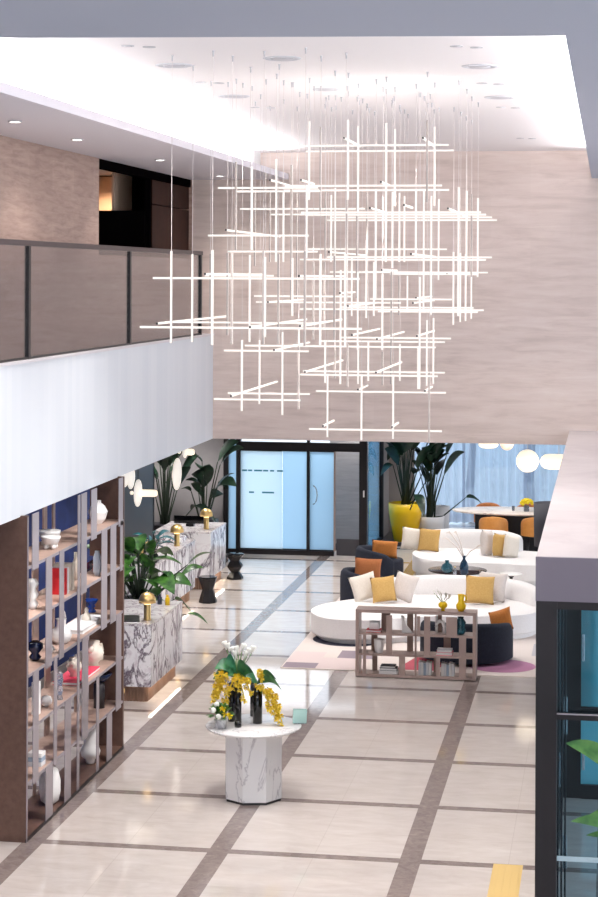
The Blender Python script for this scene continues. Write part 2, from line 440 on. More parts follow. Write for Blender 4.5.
cc=aty(313,495,YD-.03)
hd.tube([cc+Vector((.09*math.sin(a),0,.2*math.cos(a))) for a in [PI*k/8 for k in range(9)]],.012)
hd.build('door_handle',M['steel'],d3)
# passage behind open bay, tiled lighter wall
struct('wall_far',MB().box(X(322),X(362),YD+1.1,YD+1.2,.0,ZS),m_travertine('passage_tile',(176,170,170),(160,154,154),(190,184,184)))
struct('trim_7',MB().box(X(324),X(362),YD+1.0,YD+1.1,.0,.12).box(X(336),X(362),YD+.1,YD+.16,0,.35),M['fit_d'])
pl=MB();pl.box(X(363.5),X(364.8),YD-.08,YD-.06,1.28,1.42)
tag(pl.build('card_reader',M['paper']),'small white wall reader on the dark post beside the passage','card reader')
# side glass of the entrance recess and lounge back
XG=X(367.5)
struct('window_2',MB().box(XG,XG+.02,YD+.1,42.7,.12,ZS),M['glass_b'])
struct('trim_8',MB().box(XG-.03,XG+.06,42.6,42.75,0,ZS).box(XG-.03,XG+.05,YD,42.7,0,.12),M['frame'])
struct('wall_far',MB().box(XG+.06,-4.45,43.8,43.9,0,ZS),mat('stone_beige',(178,168,164),.6))
struct('wall_far',MB().box(XG+.0,XG+.06,42.75,43.9,0,ZS),mat('stone_beige_return',(178,168,164),.6))
struct('trim_9',MB().box(XG+.06,-4.3,42.0,43.8,0,.08),mat('dark_plinth',(62,56,60),.3))
# window wall with mullions beyond the curtain
struct('window_3',MB().box(-5.2,5.5,47.3,47.33,0,ZS),M['glass'])
wm=MB()
for x in (-5.1,-3.6,-2.1,-.6,.9,2.4,3.9): wm.box(x,x+.07,47.24,47.3,0,ZS)
wm.box(-5.2,5.5,47.24,47.3,0,.1).box(-5.2,5.5,47.24,47.3,2.0,2.06)
struct('trim_10',wm,M['fit'])
# sheer curtain
cb=MB((-2,46.2,0));NX=420
prev=None
for i in range(NX+1):
    x=-4.9+i*(5.9)/NX;y=46.2+.075*math.sin(x*2*PI/.21+.9*math.sin(x*3.1))+.05*math.sin(x*5.3)
    a=cb.bm.verts.new(Vector((x,y,.02))-cb.o);b=cb.bm.verts.new(Vector((x,y+.01,ZS-.05))-cb.o)
    if prev: f=cb.bm.faces.new((prev[0],a,b,prev[1]));f.smooth=True
    prev=(a,b)
cu=thing('sheer_curtain','pale blue-white sheer curtain hanging in folds across the lounge window','curtain',(-2,46.2,0))
cb.build('curtain_fabric',M['sheer'],cu)
MB((-2,46.2,0)).box(-4.95,1.05,46.17,46.23,ZS-.05,ZS+.02).build('curtain_track',M['fit'],cu)
# exterior seen through curtains and doors
struct('ground',MB().box(-40,40,60,140,-.2,-.1),M['ground'])
for k,(x,y,h) in enumerate(((-3.9,54,4.2),(-2.3,56,5.),(-.9,53,3.8),(.3,57,5.))):
    t=thing('street_tree',['blurred tree outside the curtain, behind the tall planted pots','blurred tree outside the curtain, behind the middle of the high table','blurred tree outside the curtain, below the globe pendant','blurred tree outside the curtain at its right edge'][k],'tree',(x,y,-.1),0,'trees outside the lounge window')
    MB().tube([(0,0,0),(.1,0,h*.4),(-.05,0,h*.75)],[.12,.09,.04],8).tube([(.1,0,h*.4),(.5,.1,h*.7)],[.06,.03],6).tube([(.05,0,h*.5),(-.45,0,h*.8)],[.05,.03],6).build('trunk',mat('bark',(60,50,46),.9),t)
    g=MB();q=random.Random(k)
    for i in range(150):
        a=q.uniform(0,2*PI);e=q.uniform(-1,1.5);rr=q.uniform(.3,1.);c=Vector((math.cos(a)*math.cos(e)*rr,math.sin(a)*math.cos(e)*rr,h*.72+math.sin(e)*rr*.9))
        g.leaf(c,c+Vector((q.uniform(-.3,.3),q.uniform(-.3,.3),q.uniform(-.2,.3))),.2,.1,3,.2)
    g.build('crown',M['green'],t)
# ---- vestibule block on the right
ZT=3.66;VY=16.02;VX=-.6
struct('wall_right',MB().box(VX,2.6,VY,YB,3.29,ZT),M['trav_top'])
dkf=mat('vestibule_front_panel',(112,104,114),.6)
struct('trim_11',MB().box(VX-.004,2.6,VY-.02,VY,3.29,ZT-.004),dkf)
f=MB();f.box(VX,-.425,VY-.02,VY+.16,0,3.29).box(-.43,3,VY,VY+.12,3.22,3.29).box(-.43,3,VY,VY+.1,2.3,2.345).box(-.43,3,VY,VY+.1,0,.08)
for k in range(3): f.box(-.425+.028*k,-.41+.028*k,VY+.18+.1*k,VY+.26+.1*k,0,3.25)
struct('trim_12',f,M['frame'])
struct('trim_13',MB().box(-.43,3,VY-.01,VY,2.345,2.356),M['slat'])
struct('window_4',MB().box(-.42,2.6,VY+.05,VY+.062,.08,3.22),m_glass('entrance_pane',(226,240,246),0,1.18))
struct('window_5',MB().box(-.42,3,VY+.0,VY+.012,1.12,1.16),mat('pale_rail',(176,196,204),.3))
# left side glazing of the vestibule (dark frames) and its far doors
sg=MB()
for y in (16.6,17.3,18.0,18.7,19.4,20.1,20.8,21.5,22.1): sg.box(VX+.02,VX+.1,y,y+.3,0,3.28)
sg.box(VX+.02,VX+.08,VY+.16,22.4,0,.12).box(VX+.02,VX+.08,VY+.16,22.4,2.1,2.2)
struct('trim_14',sg,M['frame'])
struct('window_6',MB().box(VX,VX+.02,VY+.16,YB,0,3.28),mat('dark_side_glazing',(30,34,42),.08))
YV=22.1
XV=lambda px,y=700: aty(px,y,YV).x
def zv(py): return aty(585,py,YV).z
vf=MB().box(VX+.02,XV(581),YV,YV+.1,0,3.28).box(XV(581),3,YV,YV+.1,3.1,3.28).box(XV(581),3,YV-.02,YV+.1,0,.16).box(XV(590),XV(596),YV+.12,YV+.2,1.0,3.1).box(XV(581),3,YV,YV+.06,zv(716),zv(707))
struct('trim_15',vf,M['frame'])
struct('door_4',MB().box(XV(581),3,YV+.03,YV+.045,.16,3.1),M['cyan_glass'])
def handle(px,y0,y1,Y,lab):
    a=aty(px,y0,Y);b=aty(px,y1,Y);t=thing('door_handle',lab,'door handle',(a.x,Y,b.z))
    MB(t.location).box(a.x-.018,a.x+.018,Y-.015,Y+.015,b.z,a.z,.004).build('grip_bar',M['steel'],t)
    MB(t.location).box(a.x-.012,a.x+.012,Y,Y+.06,b.z+.06,b.z+.09).build('mounting_stud',M['steel'],t)
    MB(t.location).box(a.x-.012,a.x+.012,Y,Y+.06,a.z-.09,a.z-.06).build('mounting_stud',M['steel'],t)
    return t
handle(583.3,634,661,YV-.06,'steel pull bar beside the blue glass, highest of the bars in the dark entrance box')
handle(565.5,697,734,18.3,'steel pull bar crossing behind the horizontal frame of the entrance box')
handle(560.3,752,787,17.0,'steel pull bar left of the upper green leaf on the dark frame')
handle(564.8,836,868,17.6,'steel pull bar crossing the pale horizontal rail low in the entrance box')
handle(583.3,745,770,YV-.06,'short steel pull bar partly behind the upper green leaf')
# travertine strip edge piece under camera side: yellow tactile strip
a=atz(494,864);ts=thing('tactile_strip','yellow ribbed tactile paving strip at the bottom edge of the floor','tactile strip',(-1.0,17.4,0))
MB(ts.location).box(-1.15,-.85,15.4,19.47,.0,.006).build('strip_base',M['mat_y'],ts)
rb=MB(ts.location)
for k in range(4): rb.box(-1.12+.07*k,-1.09+.07*k,15.42,19.45,.006,.011)
rb.build('raised_rib',M['mat_y'],ts)
# ---- balcony railing
YE=atx(200.5,300,-6.2).y
YP=[atx(27.5,340,-6.2).y,atx(129,300,-6.2).y,YE-.04]
rl=thing('balcony_railing','dark handrail with smoked glass panels along the white balcony edge','railing',(-6.2,20,5.09))
o=rl.location
MB(o).box(-6.24,-6.16,4,YE,6.31,6.37,.008).build('handrail',M['rail'],rl)
for y in YP+[11.]:
    MB(o).box(-6.225,-6.175,y-.04,y+.04,5.09,6.31).build('post',M['black'],rl)
ys=[5.]+[11.]+YP
for a,b in zip(ys,ys[1:]):
    MB(o).box(-6.205,-6.195,a+.05,b-.05,5.11,6.31).build('glass_panel',M['glass_rail'],rl)
MB(o).box(-6.22,-6.18,4,YE,5.09,5.112).build('base_channel',M['black'],rl)
# ================================================================== CHANDELIER
chs=thing('chandelier','huge white lattice chandelier of glowing tubes hanging on thin wires in the atrium','chandelier',(-3,19,ZC))
co=chs.location
TW=.0092
def boxtube(name,p,q,w,hous):
    p=Vector(p);q=Vector(q);d=q-p;mb=MB(co)
    ax=max(range(3),key=lambda i:abs(d[i]))
    u=[i for i in range(3) if i!=ax]
    def corner(base,a,b):
        v=Vector(base);v[u[0]]+=a*w;v[u[1]]+=b*w;return v-co
    A=[mb.bm.verts.new(corner(p,a,b)) for a,b in ((-1,-1),(1,-1),(1,1),(-1,1))]
    B=[mb.bm.verts.new(corner(q,a,b)) for a,b in ((-1,-1),(1,-1),(1,1),(-1,1))]
    mb.use(M['tube']);mb.use(M['housing']);mb.use(M['cap']);mb.use(M['top_fill'])
    for i in range(4):
        f=mb.bm.faces.new((A[i],A[(i+1)%4],B[(i+1)%4],B[i]));f.material_index=1 if i==hous else 0
        if name=='horizontal_tube' and i==2 and p.z>6.2: f.material_index=3  # tops of the upper tubes carry the added ceiling glow
    for r in (A[::-1],B):
        f=mb.bm.faces.new(r);f.material_index=2
    mb.build(name,None,chs)
def V(x,y0,y1,Y,wire=True):
    a=aty(x,y0,Y);b=aty(x,y1,Y);b.x=a.x
    boxtube('vertical_tube',a,b,TW,random.choice((0,1,1,3)))
    wm_=MB(co);wm_.tube([a,(a.x,a.y,ZC)],.002,4);wm_.build('suspension_wire',M['wire'],chs)
    MB(co).lathe([(.006,ZC-.05),(.008,ZC-.01),(.014,ZC)],(a.x,a.y,0),8).build('ceiling_grip',M['fit'],chs)
def Hh(x0,x1,y,Y):
    a=aty(x0,y,Y);b=aty(x1,y,Y);b.z=a.z;b.y=a.y
    boxtube('horizontal_tube',a,b,TW,random.choice((0,2,2)))
def Cr(x,y,Y,L):
    a=aty(x,y,Y);boxtube('cross_tube',a,(a.x,a.y+L,a.z),TW,random.choice((0,2)))
for v in [ # near-left module
 (171.5,251,343,16.2),(192.5,254,342,17.),(212.5,250,345,15.9),(210.5,254,330,18.4),(227.5,253,335,18.5),(232,253,344,16.3),(250,255,342,17.2),(263.5,251,344,16.),(265.5,257,337,18.3),(278.5,254,344,17.),(305,251,346,15.8),(292.5,258,316,18.6),(320.5,254,345,16.4),(334.5,256,340,17.6),(345.5,254,347,16.2),
 # upper-left module
 (236,162,250,18.2),(252,167,250,18.9),(255,190,266,20.6),(270,190,262,21.2),(276.5,159,262,17.8),(291.5,165,300,18.6),(283.5,192,262,20.4),(297,193,300,21.3),
 # upper-centre module
 (309.5,121,200,18.2),(320.7,127,211,19.),(348.3,120,200,17.8),(358.3,126,212,18.8),(386.3,123,205,18.2),(395,129,206,19.2),(427.3,120,202,17.8),(434.7,127,206,18.8),
 # centre mass
 (307,186,258,19.8),(325.5,192,260,20.8),(331.3,195,262,21.4),(335.2,188,270,20.),(346.8,200,300,19.),(357,192,298,20.2),(367,193,252,21.),(376,189,300,18.4),(386,190,262,19.4),(392.5,192,268,20.4),(399.5,193,262,21.2),(404.5,196,262,21.8),
 (416,189,258,18.9),(424,190,312,20.2),(431.5,196,315,21.),(438.8,199,280,21.6),
 # right module
 (458.7,187,316,18.6),(466.7,191,276,19.5),(471.7,194,277,20.3),(478,198,277,21.),(453.5,252,325,21.6),(460.5,253,322,22.2),(465.8,254,321,22.8),(471.5,255,319,23.4),
 # lower centre cluster
 (313.5,262,340,19.),(324.5,262,330,21.),(340.7,270,384,20.2),(352,258,316,21.8),(358,272,350,20.),(366.5,240,318,21.3),(374,262,316,22.),(382.5,274,350,19.2),(391.5,272,352,20.6),(399,276,315,21.5),(407.5,276,312,22.4),(420,277,389,19.8),(427,320,386,21.),(433.5,318,384,21.8),
 (325.2,342,383,20.2),(335,342,378,21.2),(347.6,344,387,19.6),(358.3,344,384,20.6),(368.3,342,381,21.6),
 (382.6,352,385,20.2),(391,352,384,21.),(400,344,381,21.8),(418.3,346,389,19.8),
 # lowest frame
 (327.7,374,437,20.),(361.6,375,440,20.4),(393.3,375,439,20.2),(429.2,373,443,20.),
 # lower-left frame
 (242,340,411,18.6),(259.7,340,404,19.8),(282.7,332,415,18.4),(298.8,330,409,19.6)]:
    V(*v)
for h in [(153,360,278,16.3),(205,274,275.5,18.6),(140,362,327,16.),(165,322,322,18.4),(228,318,251.5,19.),
 (218,318,188,18.2),(237,322,191.5,19.),(240,365,209,20.4),(271,318,214.5,21.2),(208,309,235.5,18.),
 (294,449,146,18.4),(306,454,151.5,19.4),(285,442,186,18.4),(284,449,190.5,19.4),
 (301,481,212.5,18.8),(305,486,214.8,19.6),(330,492,217.5,20.4),(327,497,220.3,21.2),
 (327,492,257,18.8),(300,486,259.5,20.),(307,447,249,21.4),(330,488,272,20.8),(390,478,274,22.),
 (370,452,299,20.2),(256,401,302,20.8),(254,352,296,19.6),(300,484,309,19.8),(378,478,311.5,21.6),(340,474,307,22.6),
 (340,451,337.5,20.4),(320,445,341,21.4),(296,436,346,19.8),(245,308,345.5,19.8),(224,309,350.5,18.4),
 (228,310,393,19.8),(214,301,399,18.6),(303,445,371,20.6),(300,438,374.5,19.8),(316,446,391,20.2),(309,442,429,20.2)]:
    Hh(*h)
for c in [(157,323.5,15.7,3.),(250,327,15.7,3.),(205,274,16.,2.8),(299,276,16.,2.8),(300,326,16.4,2.6),(270,180,18.,1.5),(226,230,17.8,3.),(344,138,18.2,1.2),(301,180,18.,.8),(381,182,18.,.7),(423,138,18.2,1.2),
 (370,208,18.4,1.4),(448,208.5,18.4,2.2),(404,205,18.6,.8),(329,252,18.4,2.8),(411,254,18.6,2.6),(382,270,20.,1.4),(340,293,19.4,1.4),(268,302,19.4,2.4),(348,306,19.4,2.6),(413,303,20.,2.4),(416,298,20.2,1.8),(352,335,19.6,2.4),(377,339,19.6,2.6),(417,336,20.2,2.),
 (305,372,19.4,2.8),(376,372.5,19.4,2.4),(358,389.5,20.,.8),(425,391,19.9,.8),(323,426,20.,.8),(392,427,20.,.6),(274,350,18.2,2.2),(231,396,18.2,2.6),(447,273,21.,2.2)]:
    Cr(*c)
# ================================================================== CEILING FITTINGS
def disc_fit(name,lab,cat,px,py,z,r,kind,group):
    p=atz(px,py,z);t=thing(name,lab,cat,(p.x,p.y,z),0,group)
    if kind!='lit': t.scale=(1,1,.45)
    if kind=='vent':
        mb=MB();mb.lathe([(r,0),(r,-.012),(r*.82,-.03),(r*.8,-.012),(0,-.012)],(0,0,0),32);mb.build('vent_ring',M['vent'],t)
        m2=MB();m2.lathe([(r*.6,-.012),(r*.55,-.035),(0,-.04)],(0,0,0),32);m2.build('vent_cone',M['fit'],t)
    else:
        n=2 if kind=='twin' else 1
        for k in range(n):
            ox=(k-.5)*.16 if n==2 else 0
            MB().lathe([(r,0),(r,-.012),(r*.8,-.012),(r*.75,.0)],(ox,.1*k,0),20).build('trim_ring',M['fit'],t)
            MB().lathe([(r*.74,-.0125),(0,-.015)],(ox,.1*k,0),16).build('lens',M['spot'] if (kind=='lit' or k==0 and n==2 and False) else M['fit'],t)
    return t
for i,(px,py,r) in enumerate([(174,65,.17),(234,96,.17),(480,66,.17),(500,97,.17),(282,58,.17),(326,89,.14)]):
    disc_fit('air_diffuser',['large round grey diffuser above the left end of the chandelier','round grey diffuser behind the left wires of the chandelier','largest round grey diffuser near the right edge of the raised ceiling','smaller round diffuser farther back on the right of the raised ceiling','faint round diffuser between the front wires, left of the middle','faint round diffuser amid the central wires'][i],'air diffuser',px,py,ZC,r,'vent','ceiling diffusers')
for i,(px,py) in enumerate([(137,45.5),(209,82),(262,107),(466,46),(490,83),(508,107),(526,138)]):
    disc_fit('downlight',['twin recessed downlight at the front left of the raised ceiling','twin recessed downlight in the left middle of the raised ceiling','twin recessed downlight farthest back on the left','twin recessed downlight at the front right, before the big diffuser','twin recessed downlight between the two right diffusers','twin recessed downlight just behind the farther right diffuser','last twin recessed downlight near the stone back wall'][i],'downlight',px,py,ZC,.055,'twin','recessed lights in the raised ceiling')
for i,(px,py) in enumerate([(15,121),(77,139),(160,159.5),(220,175.5)]):
    disc_fit('spotlight',['small recessed spotlight nearest the left edge of the lower ceiling','lit recessed spotlight in the lower ceiling above the stone corridor wall','lit recessed spotlight in the lower ceiling above the dark opening','bright recessed spotlight in the lower ceiling next to the back wall'][i],'spotlight',px,py,ZL,.07,'lit','recessed lights in the lower ceiling')
# ================================================================== TALL SHELF
XS=-6.06;XSB=-6.5;ZR=[.04,.62,1.18,1.76,2.34,2.91,3.45]
bs=thing('display_shelf','tall bronze display shelf with offset vertical slats under the balcony','shelf',(XS-.22,21.4,0))
o=bs.location
MB(o).box(XSB,XS,19.34,19.39,0,3.45).build('side_panel',M['bronze'],bs)
MB(o).box(XSB,XS,23.36,23.41,0,3.45).build('side_panel',M['bronze'],bs)
MB(o).box(XSB,XS-.01,19.39,23.36,0,.04).build('base_board',M['bronze'],bs)
MB(o).box(XS-.012,XS+.002,19.34,23.41,0,.035).build('kick_strip',M['black'],bs)
MB(o).box(XS-.002,XS+.006,19.335,19.36,.0,3.44).build('edge_strip',M['slat'],bs)
for i,z in enumerate(ZR[1:-1]):
    y0=19.39
    sb=MB(o).box(XSB,XS-.012,y0,23.36,z-.03,z).build('shelf_board',M['shelf_board'],bs)
    MB(o).box(XS-.012,XS,y0,23.36,z-.03,z).build('edge_band',M['slat'],sb)
slats=[(46,53,0,0),(65,71,0,1),(77.2,79.4,0,5),(96.5,99,0,1),(107,112,0,0),(33,38.5,1,2),(54,57,1,2),(82,88,1,2),(116,121,1,2),
 (45.5,51.5,3,4),(59,63.5,3,4),(101,106.5,3,4),(110,115.5,3,4),(80.5,86,4,5),(119.7,122,4,4),(31.5,38,5,5),(90.5,96,5,5),(118,122,5,5)]
for a,b,r0,r1 in slats:
    MB(o).box(XS,XS+.008,atx(a,600,XS).y,min(atx(b,600,XS).y,23.4),ZR[r0]-(.06 if r0 else 0),ZR[r1+1]).build('front_slat',M['slat'],bs)
rowb=[[(54,56),(35,37),(88,93)],[(46,50.5),(76,78)],[(46,51),(96,100)],[(33.5,39),(54,55),(82.5,86)],[(33,38.5),(53,55)],[(43.5,47),(53,55)]]
for r in range(6):
    z0,z1=ZR[r],ZR[r+1]-.03
    zm=(z0+z1)/2
    for lst,xx,nm,mt in ((rowb[r],XSB+.03,'rear_slat',M['shelf_board']),):
        for a,b in lst:
            ya=atx(a,0,xx);k=(lambda px:atx(px,600,xx).y)
            Y0,Y1=k(a),k(b)
            MB(o).box(xx-.02,xx,Y0,Y1,z0,z1).build(nm,mt,bs)
XM=-6.27
def onshelf(px,row): 
    return Vector((XM,atx(px,600,XM).y,ZR[row]))
def lathe_thing(name,lab,cat,loc,prof,m,n=20,group=None,**k):
    mb=MB(loc);mb.lathe(prof,loc,n,**k);return tag(mb.build(name,m),lab,cat,group)
def pr(*a,s=1.): return [(r*s,z*s) for r,z in a]
# row 5 (top)
def footed_bowl(px,s,lab,dx=0):
    p=onshelf(px,5)+Vector((dx,0,0));t=thing('footed_bowl',lab,'bowl',p,0,'white footed bowls on the top shelf')
    MB().lathe([(.03*s,.05*s),(.09*s,.06*s),(.125*s,.14*s),(.13*s,.17*s),(.115*s,.15*s),(.07*s,.09*s),(0,.08*s)],(0,0,0),22).build('bowl_body',M['white_c'],t)
    for k in range(4):
        a=PI/4+k*PI/2;MB().ball((.07*s*math.cos(a),.07*s*math.sin(a),.035*s),.035*s,8).build('foot',M['white_c'],t)
footed_bowl(45.5,.85,'white footed bowl on the top shelf, nearer of the pair',.06);footed_bowl(52.5,1.0,'white footed bowl on the top shelf, behind the other',-.04)
p=onshelf(97.5,5);lathe_thing('faceted_vase','white faceted round vase on the top shelf',"vase",p,[(.05,0),(.1,.06),(.125,.15),(.09,.22),(.04,.26),(.04,.29),(.0,.285)],M['white_c'],7,sm=False)
# row 4
p=onshelf(27,4)+Vector((.04,.06,0));lathe_thing('stacked_vase','white wavy stacked vase at the near end of the second shelf from the top','vase',p,[(.04,0),(.07,.05),(.04,.1),(.07,.16),(.04,.22),(.07,.28),(.045,.33),(0,.34)],M['white_c'])
def book_up(px,row,w,h,m,lab,dx=0,th=.05,dy=0,group=None):
    p=onshelf(px,row)+Vector((dx,dy,0));t=thing('book',lab,'book',p,0,group)
    MB().box(-w/2,w/2,0,.006,0,h).box(-w/2,w/2,th-.006,th,0,h).box(w/2-.006,w/2,0,th,0,h).build('cover',m,t)
    MB().box(-w/2+.006,w/2-.007,.006,th-.006,.004,h-.006).build('page_block',M['paper'],t)
    return t
book_up(53.6,4,.2,.3,M['red'],'upright red book on the second shelf from the top',.04,.06,0,'books on the tall shelf')
book_up(55.4,4,.2,.3,M['book_w'],'upright white book leaning beside the red book',.04,.06,.0,'books on the tall shelf')
book_up(61,4,.22,.31,M['cream_c'],'upright cream patterned book right of the red book',.02,.1,0,'books on the tall shelf')
p=onshelf(87.5,4)+Vector((.12,0,0));lathe_thing('slender_vase','slim pale blue-white vase on the second shelf from the top','vase',p,[(.03,0),(.05,.05),(.05,.22),(.03,.28),(.03,.3),(0,.29)],mat('pale_blue_glaze',(196,208,224),.3))
p=onshelf(79.5,4)+Vector((-.05,0,0));lathe_thing('slender_vase','slim white speckled bottle half hidden behind a slat','vase',p,[(.035,0),(.04,.2),(.02,.26),(.02,.33),(0,.32)],M['cream_c'])
p=onshelf(96,4)+Vector((-.13,0,0));bx=thing('storage_box','low navy box on the second shelf from the top','box',p)
MB().box(-.06,.06,-.25,.25,0,.12,.005).build('box_body',M['blue_dk'],bx);MB().box(-.065,.065,-.255,.255,.12,.14).build('box_lid',M['navy_wall'],bx)
for k,px in enumerate((94.5,98.5)):
    p=onshelf(px,4)+Vector((.0,0,0));lathe_thing('figurine',['small coral pink figurine before the navy box, nearer the slim vase','small magenta figurine before the navy box, farther back'][k],'figurine',p,[(.022,0),(.03,.03),(.015,.06),(.025,.085),(0,.11)],(M['pink'],M['red'])[k==0],12)
# row 3
def jug(p,s,lab):
    t=thing('jug',lab,'jug',p)
    MB().lathe(pr((.06,0),(.1,.03),(.12,.09),(.1,.15),(.055,.18),(.05,.26),(.06,.27),(.045,.26),(0,.2),s=s),(0,0,0),22).build('jug_body',M['white_c'],t)
    MB().tube([Vector((0,.04+.11*math.sin(a),.24-.1*math.cos(a)+.0))*s for a in [PI*k/8 for k in range(9)]],.014*s).build('handle',M['white_c'],t)
    return t
jug(onshelf(57,3)+Vector((.05,0,0)),1.05,'white round jug with a looped handle on the middle shelf')
p=onshelf(31,3)+Vector((.05,0,0));lathe_thing('orb_vase','midnight blue double orb vase at the near end of the middle shelf','vase',p,[(.04,0),(.07,.04),(.04,.08),(.09,.14),(.085,.19),(.03,.22),(0,.215)],M['blue_dk'])
p=onshelf(42.5,3)+Vector((.1,0,0));t=thing('figurine','small white knotted figurine with a dark upright stem on the middle shelf','figurine',p)
mb=MB();mb.ball((0,0,.03),.03);mb.ball((.0,.05,.035),.03);mb.ball((0,.02,.07),.022);mb.build('figure_body',M['white_c'],t)
MB().tube([(0,0,.07),(0,-.02,.14),(.0,-.04,.2)],.007).build('stem',M['black'],t)
p=onshelf(83.5,3);t=thing('book','large flat white book lying under the cream cone figurine','book',p,0,'books on the tall shelf')
MB().box(-.15,.15,-.55,.5,0,.006).box(-.15,.15,-.55,.5,.038,.044).build('cover',M['book_w'],t);MB().box(-.145,.145,-.54,.49,.006,.038).build('page_block',M['paper'],t)
p=onshelf(86.5,3)+Vector((.0,0,.044));lathe_thing('cone_figurine','cream cone figurine standing on the flat white book','figurine',p,[(.055,0),(.06,.02),(.035,.07),(.022,.1),(.026,.125),(.012,.15),(0,.155)],M['cream_c'],16)
p=onshelf(95.5,3)+Vector((-.08,.12,.044));lathe_thing('goblet','cobalt blue ribbed goblet behind the cone figurine','goblet',p,[(.055,0),(.05,.02),(.025,.05),(.05,.07),(.035,.09),(.07,.13),(.085,.16),(.07,.15),(0,.1)],M['blue_c'],18)
# row 2
p=onshelf(29.5,2)+Vector((.08,0,0));t=thing('block_vase','white square block vase at the near end of the third shelf up','vase',p)
MB().box(-.04,.04,-.05,.05,0,.36,.01).build('vase_body',M['white_c'],t);MB().lathe([(.025,.36),(.03,.37),(.02,.365),(0,.36)],(0,0,0),12).build('mouth',M['white_c'],t)
p=onshelf(40,2)+Vector((.08,0,0));lathe_thing('ball_ornament','white ball ornament beside the square block vase','ornament',p,[(.02,0),(.055,.03),(.065,.07),(.05,.11),(0,.13)],M['white_c'],16)
p=onshelf(49.5,2)+Vector((.12,0,0));lathe_thing('crystal_figure','tall clear crystal figure on the third shelf up','ornament',p,[(.045,0),(.03,.05),(.045,.1),(.03,.16),(.045,.22),(.035,.3),(.02,.32),(0,.33)],M['crystal'],8,sm=False)
p=onshelf(77,2)+Vector((-.02,0,0));t=thing('book','flat coral red book lying open-faced on the third shelf up','book',p,0,'books on the tall shelf')
MB().box(-.16,.16,-.4,.55,0,.005).box(-.16,.16,-.4,.55,.032,.038).build('cover',M['pink'],t);MB().box(-.155,.155,-.395,.545,.005,.032).build('page_block',M['paper'],t)
def mug_fig(px,dx,s,lab,dz=0):
    p=onshelf(px,2)+Vector((dx,0,dz));t=thing('ceramic_ornament',lab,'ornament',p,0,'white ceramic ornaments on the third shelf')
    MB().lathe(pr((.07,0),(.06,.04),(.1,.08),(.12,.15),(.1,.2),(.07,.22),(.075,.27),(.05,.25),(0,.22),s=s),(0,0,0),18).build('ornament_body',M['cream_c'],t)
    for sg_ in (-1,1): MB().ball((0,.1*sg_*s,.2*s),.04*s,8).build('lug',M['cream_c'],t)
mug_fig(76,-.02,.8,'white knobbly ceramic ornament on the coral red book',.038);mug_fig(93,0,1.15,'largest white ceramic ornament, a lugged jar at the far part of the third shelf')
p=onshelf(101.5,2)+Vector((-.02,0,0));t=thing('ceramic_ornament','angular white ceramic ornament just behind the lugged jar','ornament',p)
mb=MB();mb.obox((0,0,.06),(.08,.1,.1),.4,.3,0,.01);mb.obox((0,.03,.15),(.05,.07,.1),.9,-.4,0,.01);mb.build('ornament_body',M['cream_c'],t)
p=onshelf(97.5,2)+Vector((-.16,.1,0));lathe_thing('candlestick','slender white turned candlestick behind the lugged jar','candlestick',p,[(.05,0),(.02,.04),(.02,.15),(.035,.19),(.015,.23),(.03,.29),(.012,.33),(.025,.4),(0,.41)],M['white_c'],14)
# row 1
p=onshelf(98,1)+Vector((.02,0,0));t=thing('bowl_on_stand','deep blue bowl on a black cylindrical stand near the far end of the shelf','bowl',p)
MB().lathe([(.07,0),(.07,.3),(.05,.31),(0,.31)],(0,0,0),20).build('stand',mat('dark_stand',(44,40,44),.4),t)
MB().lathe([(.04,.31),(.12,.36),(.16,.43),(.145,.43),(.1,.37),(0,.34)],(0,0,0),24).build('bowl_body',M['blue_dk'],t)
p=onshelf(113.5,1)+Vector((.1,-.05,0));t=thing('knot_ornament','small gold knot ornament at the far end of the shelf','ornament',p)
mb=MB();mb.tube([Vector((.04*math.cos(a)*(1+.4*math.cos(2*a)),.04*math.sin(a),.055+.035*math.sin(2*a))) for a in [2*PI*k/18 for k in range(19)]],.014);mb.build('knot_body',M['gold'],t)
p=onshelf(30,1)+Vector((.08,0,0));t=thing('book_stack','grey and white box books stacked at the near end of the second lowest shelf','books',p)
for k,mm in enumerate((M['book_w'],M['book_b'],M['paper'])): MB().box(-.08,.08,-.07,.08,.05*k,.05*k+.047,.003).build('book',mm,t)
# row 0
p=onshelf(88.5,0)+Vector((.03,0,0));t=thing('tall_vase','tall white bulb-footed vase on the bottom board','vase',p)
MB().lathe([(.05,0),(.06,.02),(.06,.05),(.11,.09),(.125,.15),(.1,.21),(.08,.24),(.085,.5),(.06,.51),(0,.5)],(0,0,0),20).build('vase_body',M['white_c'],t)
p=onshelf(45.5,0)+Vector((.06,0,0));t=thing('loop_vase','big white oval vase with wrapped bands on the bottom board','vase',p)
MB().lathe([(.05,0),(.1,.04),(.12,.14),(.12,.26),(.09,.38),(.03,.43),(0,.43)],(0,0,0),20,sy=1.15).build('vase_body',M['white_c'],t)
MB().tube([(.02,-.16*math.cos(a)-.02,.21-.2*math.sin(a)) for a in [PI*2*k/20 for k in range(21)]],.012).build('loop_band',M['white_c'],t)
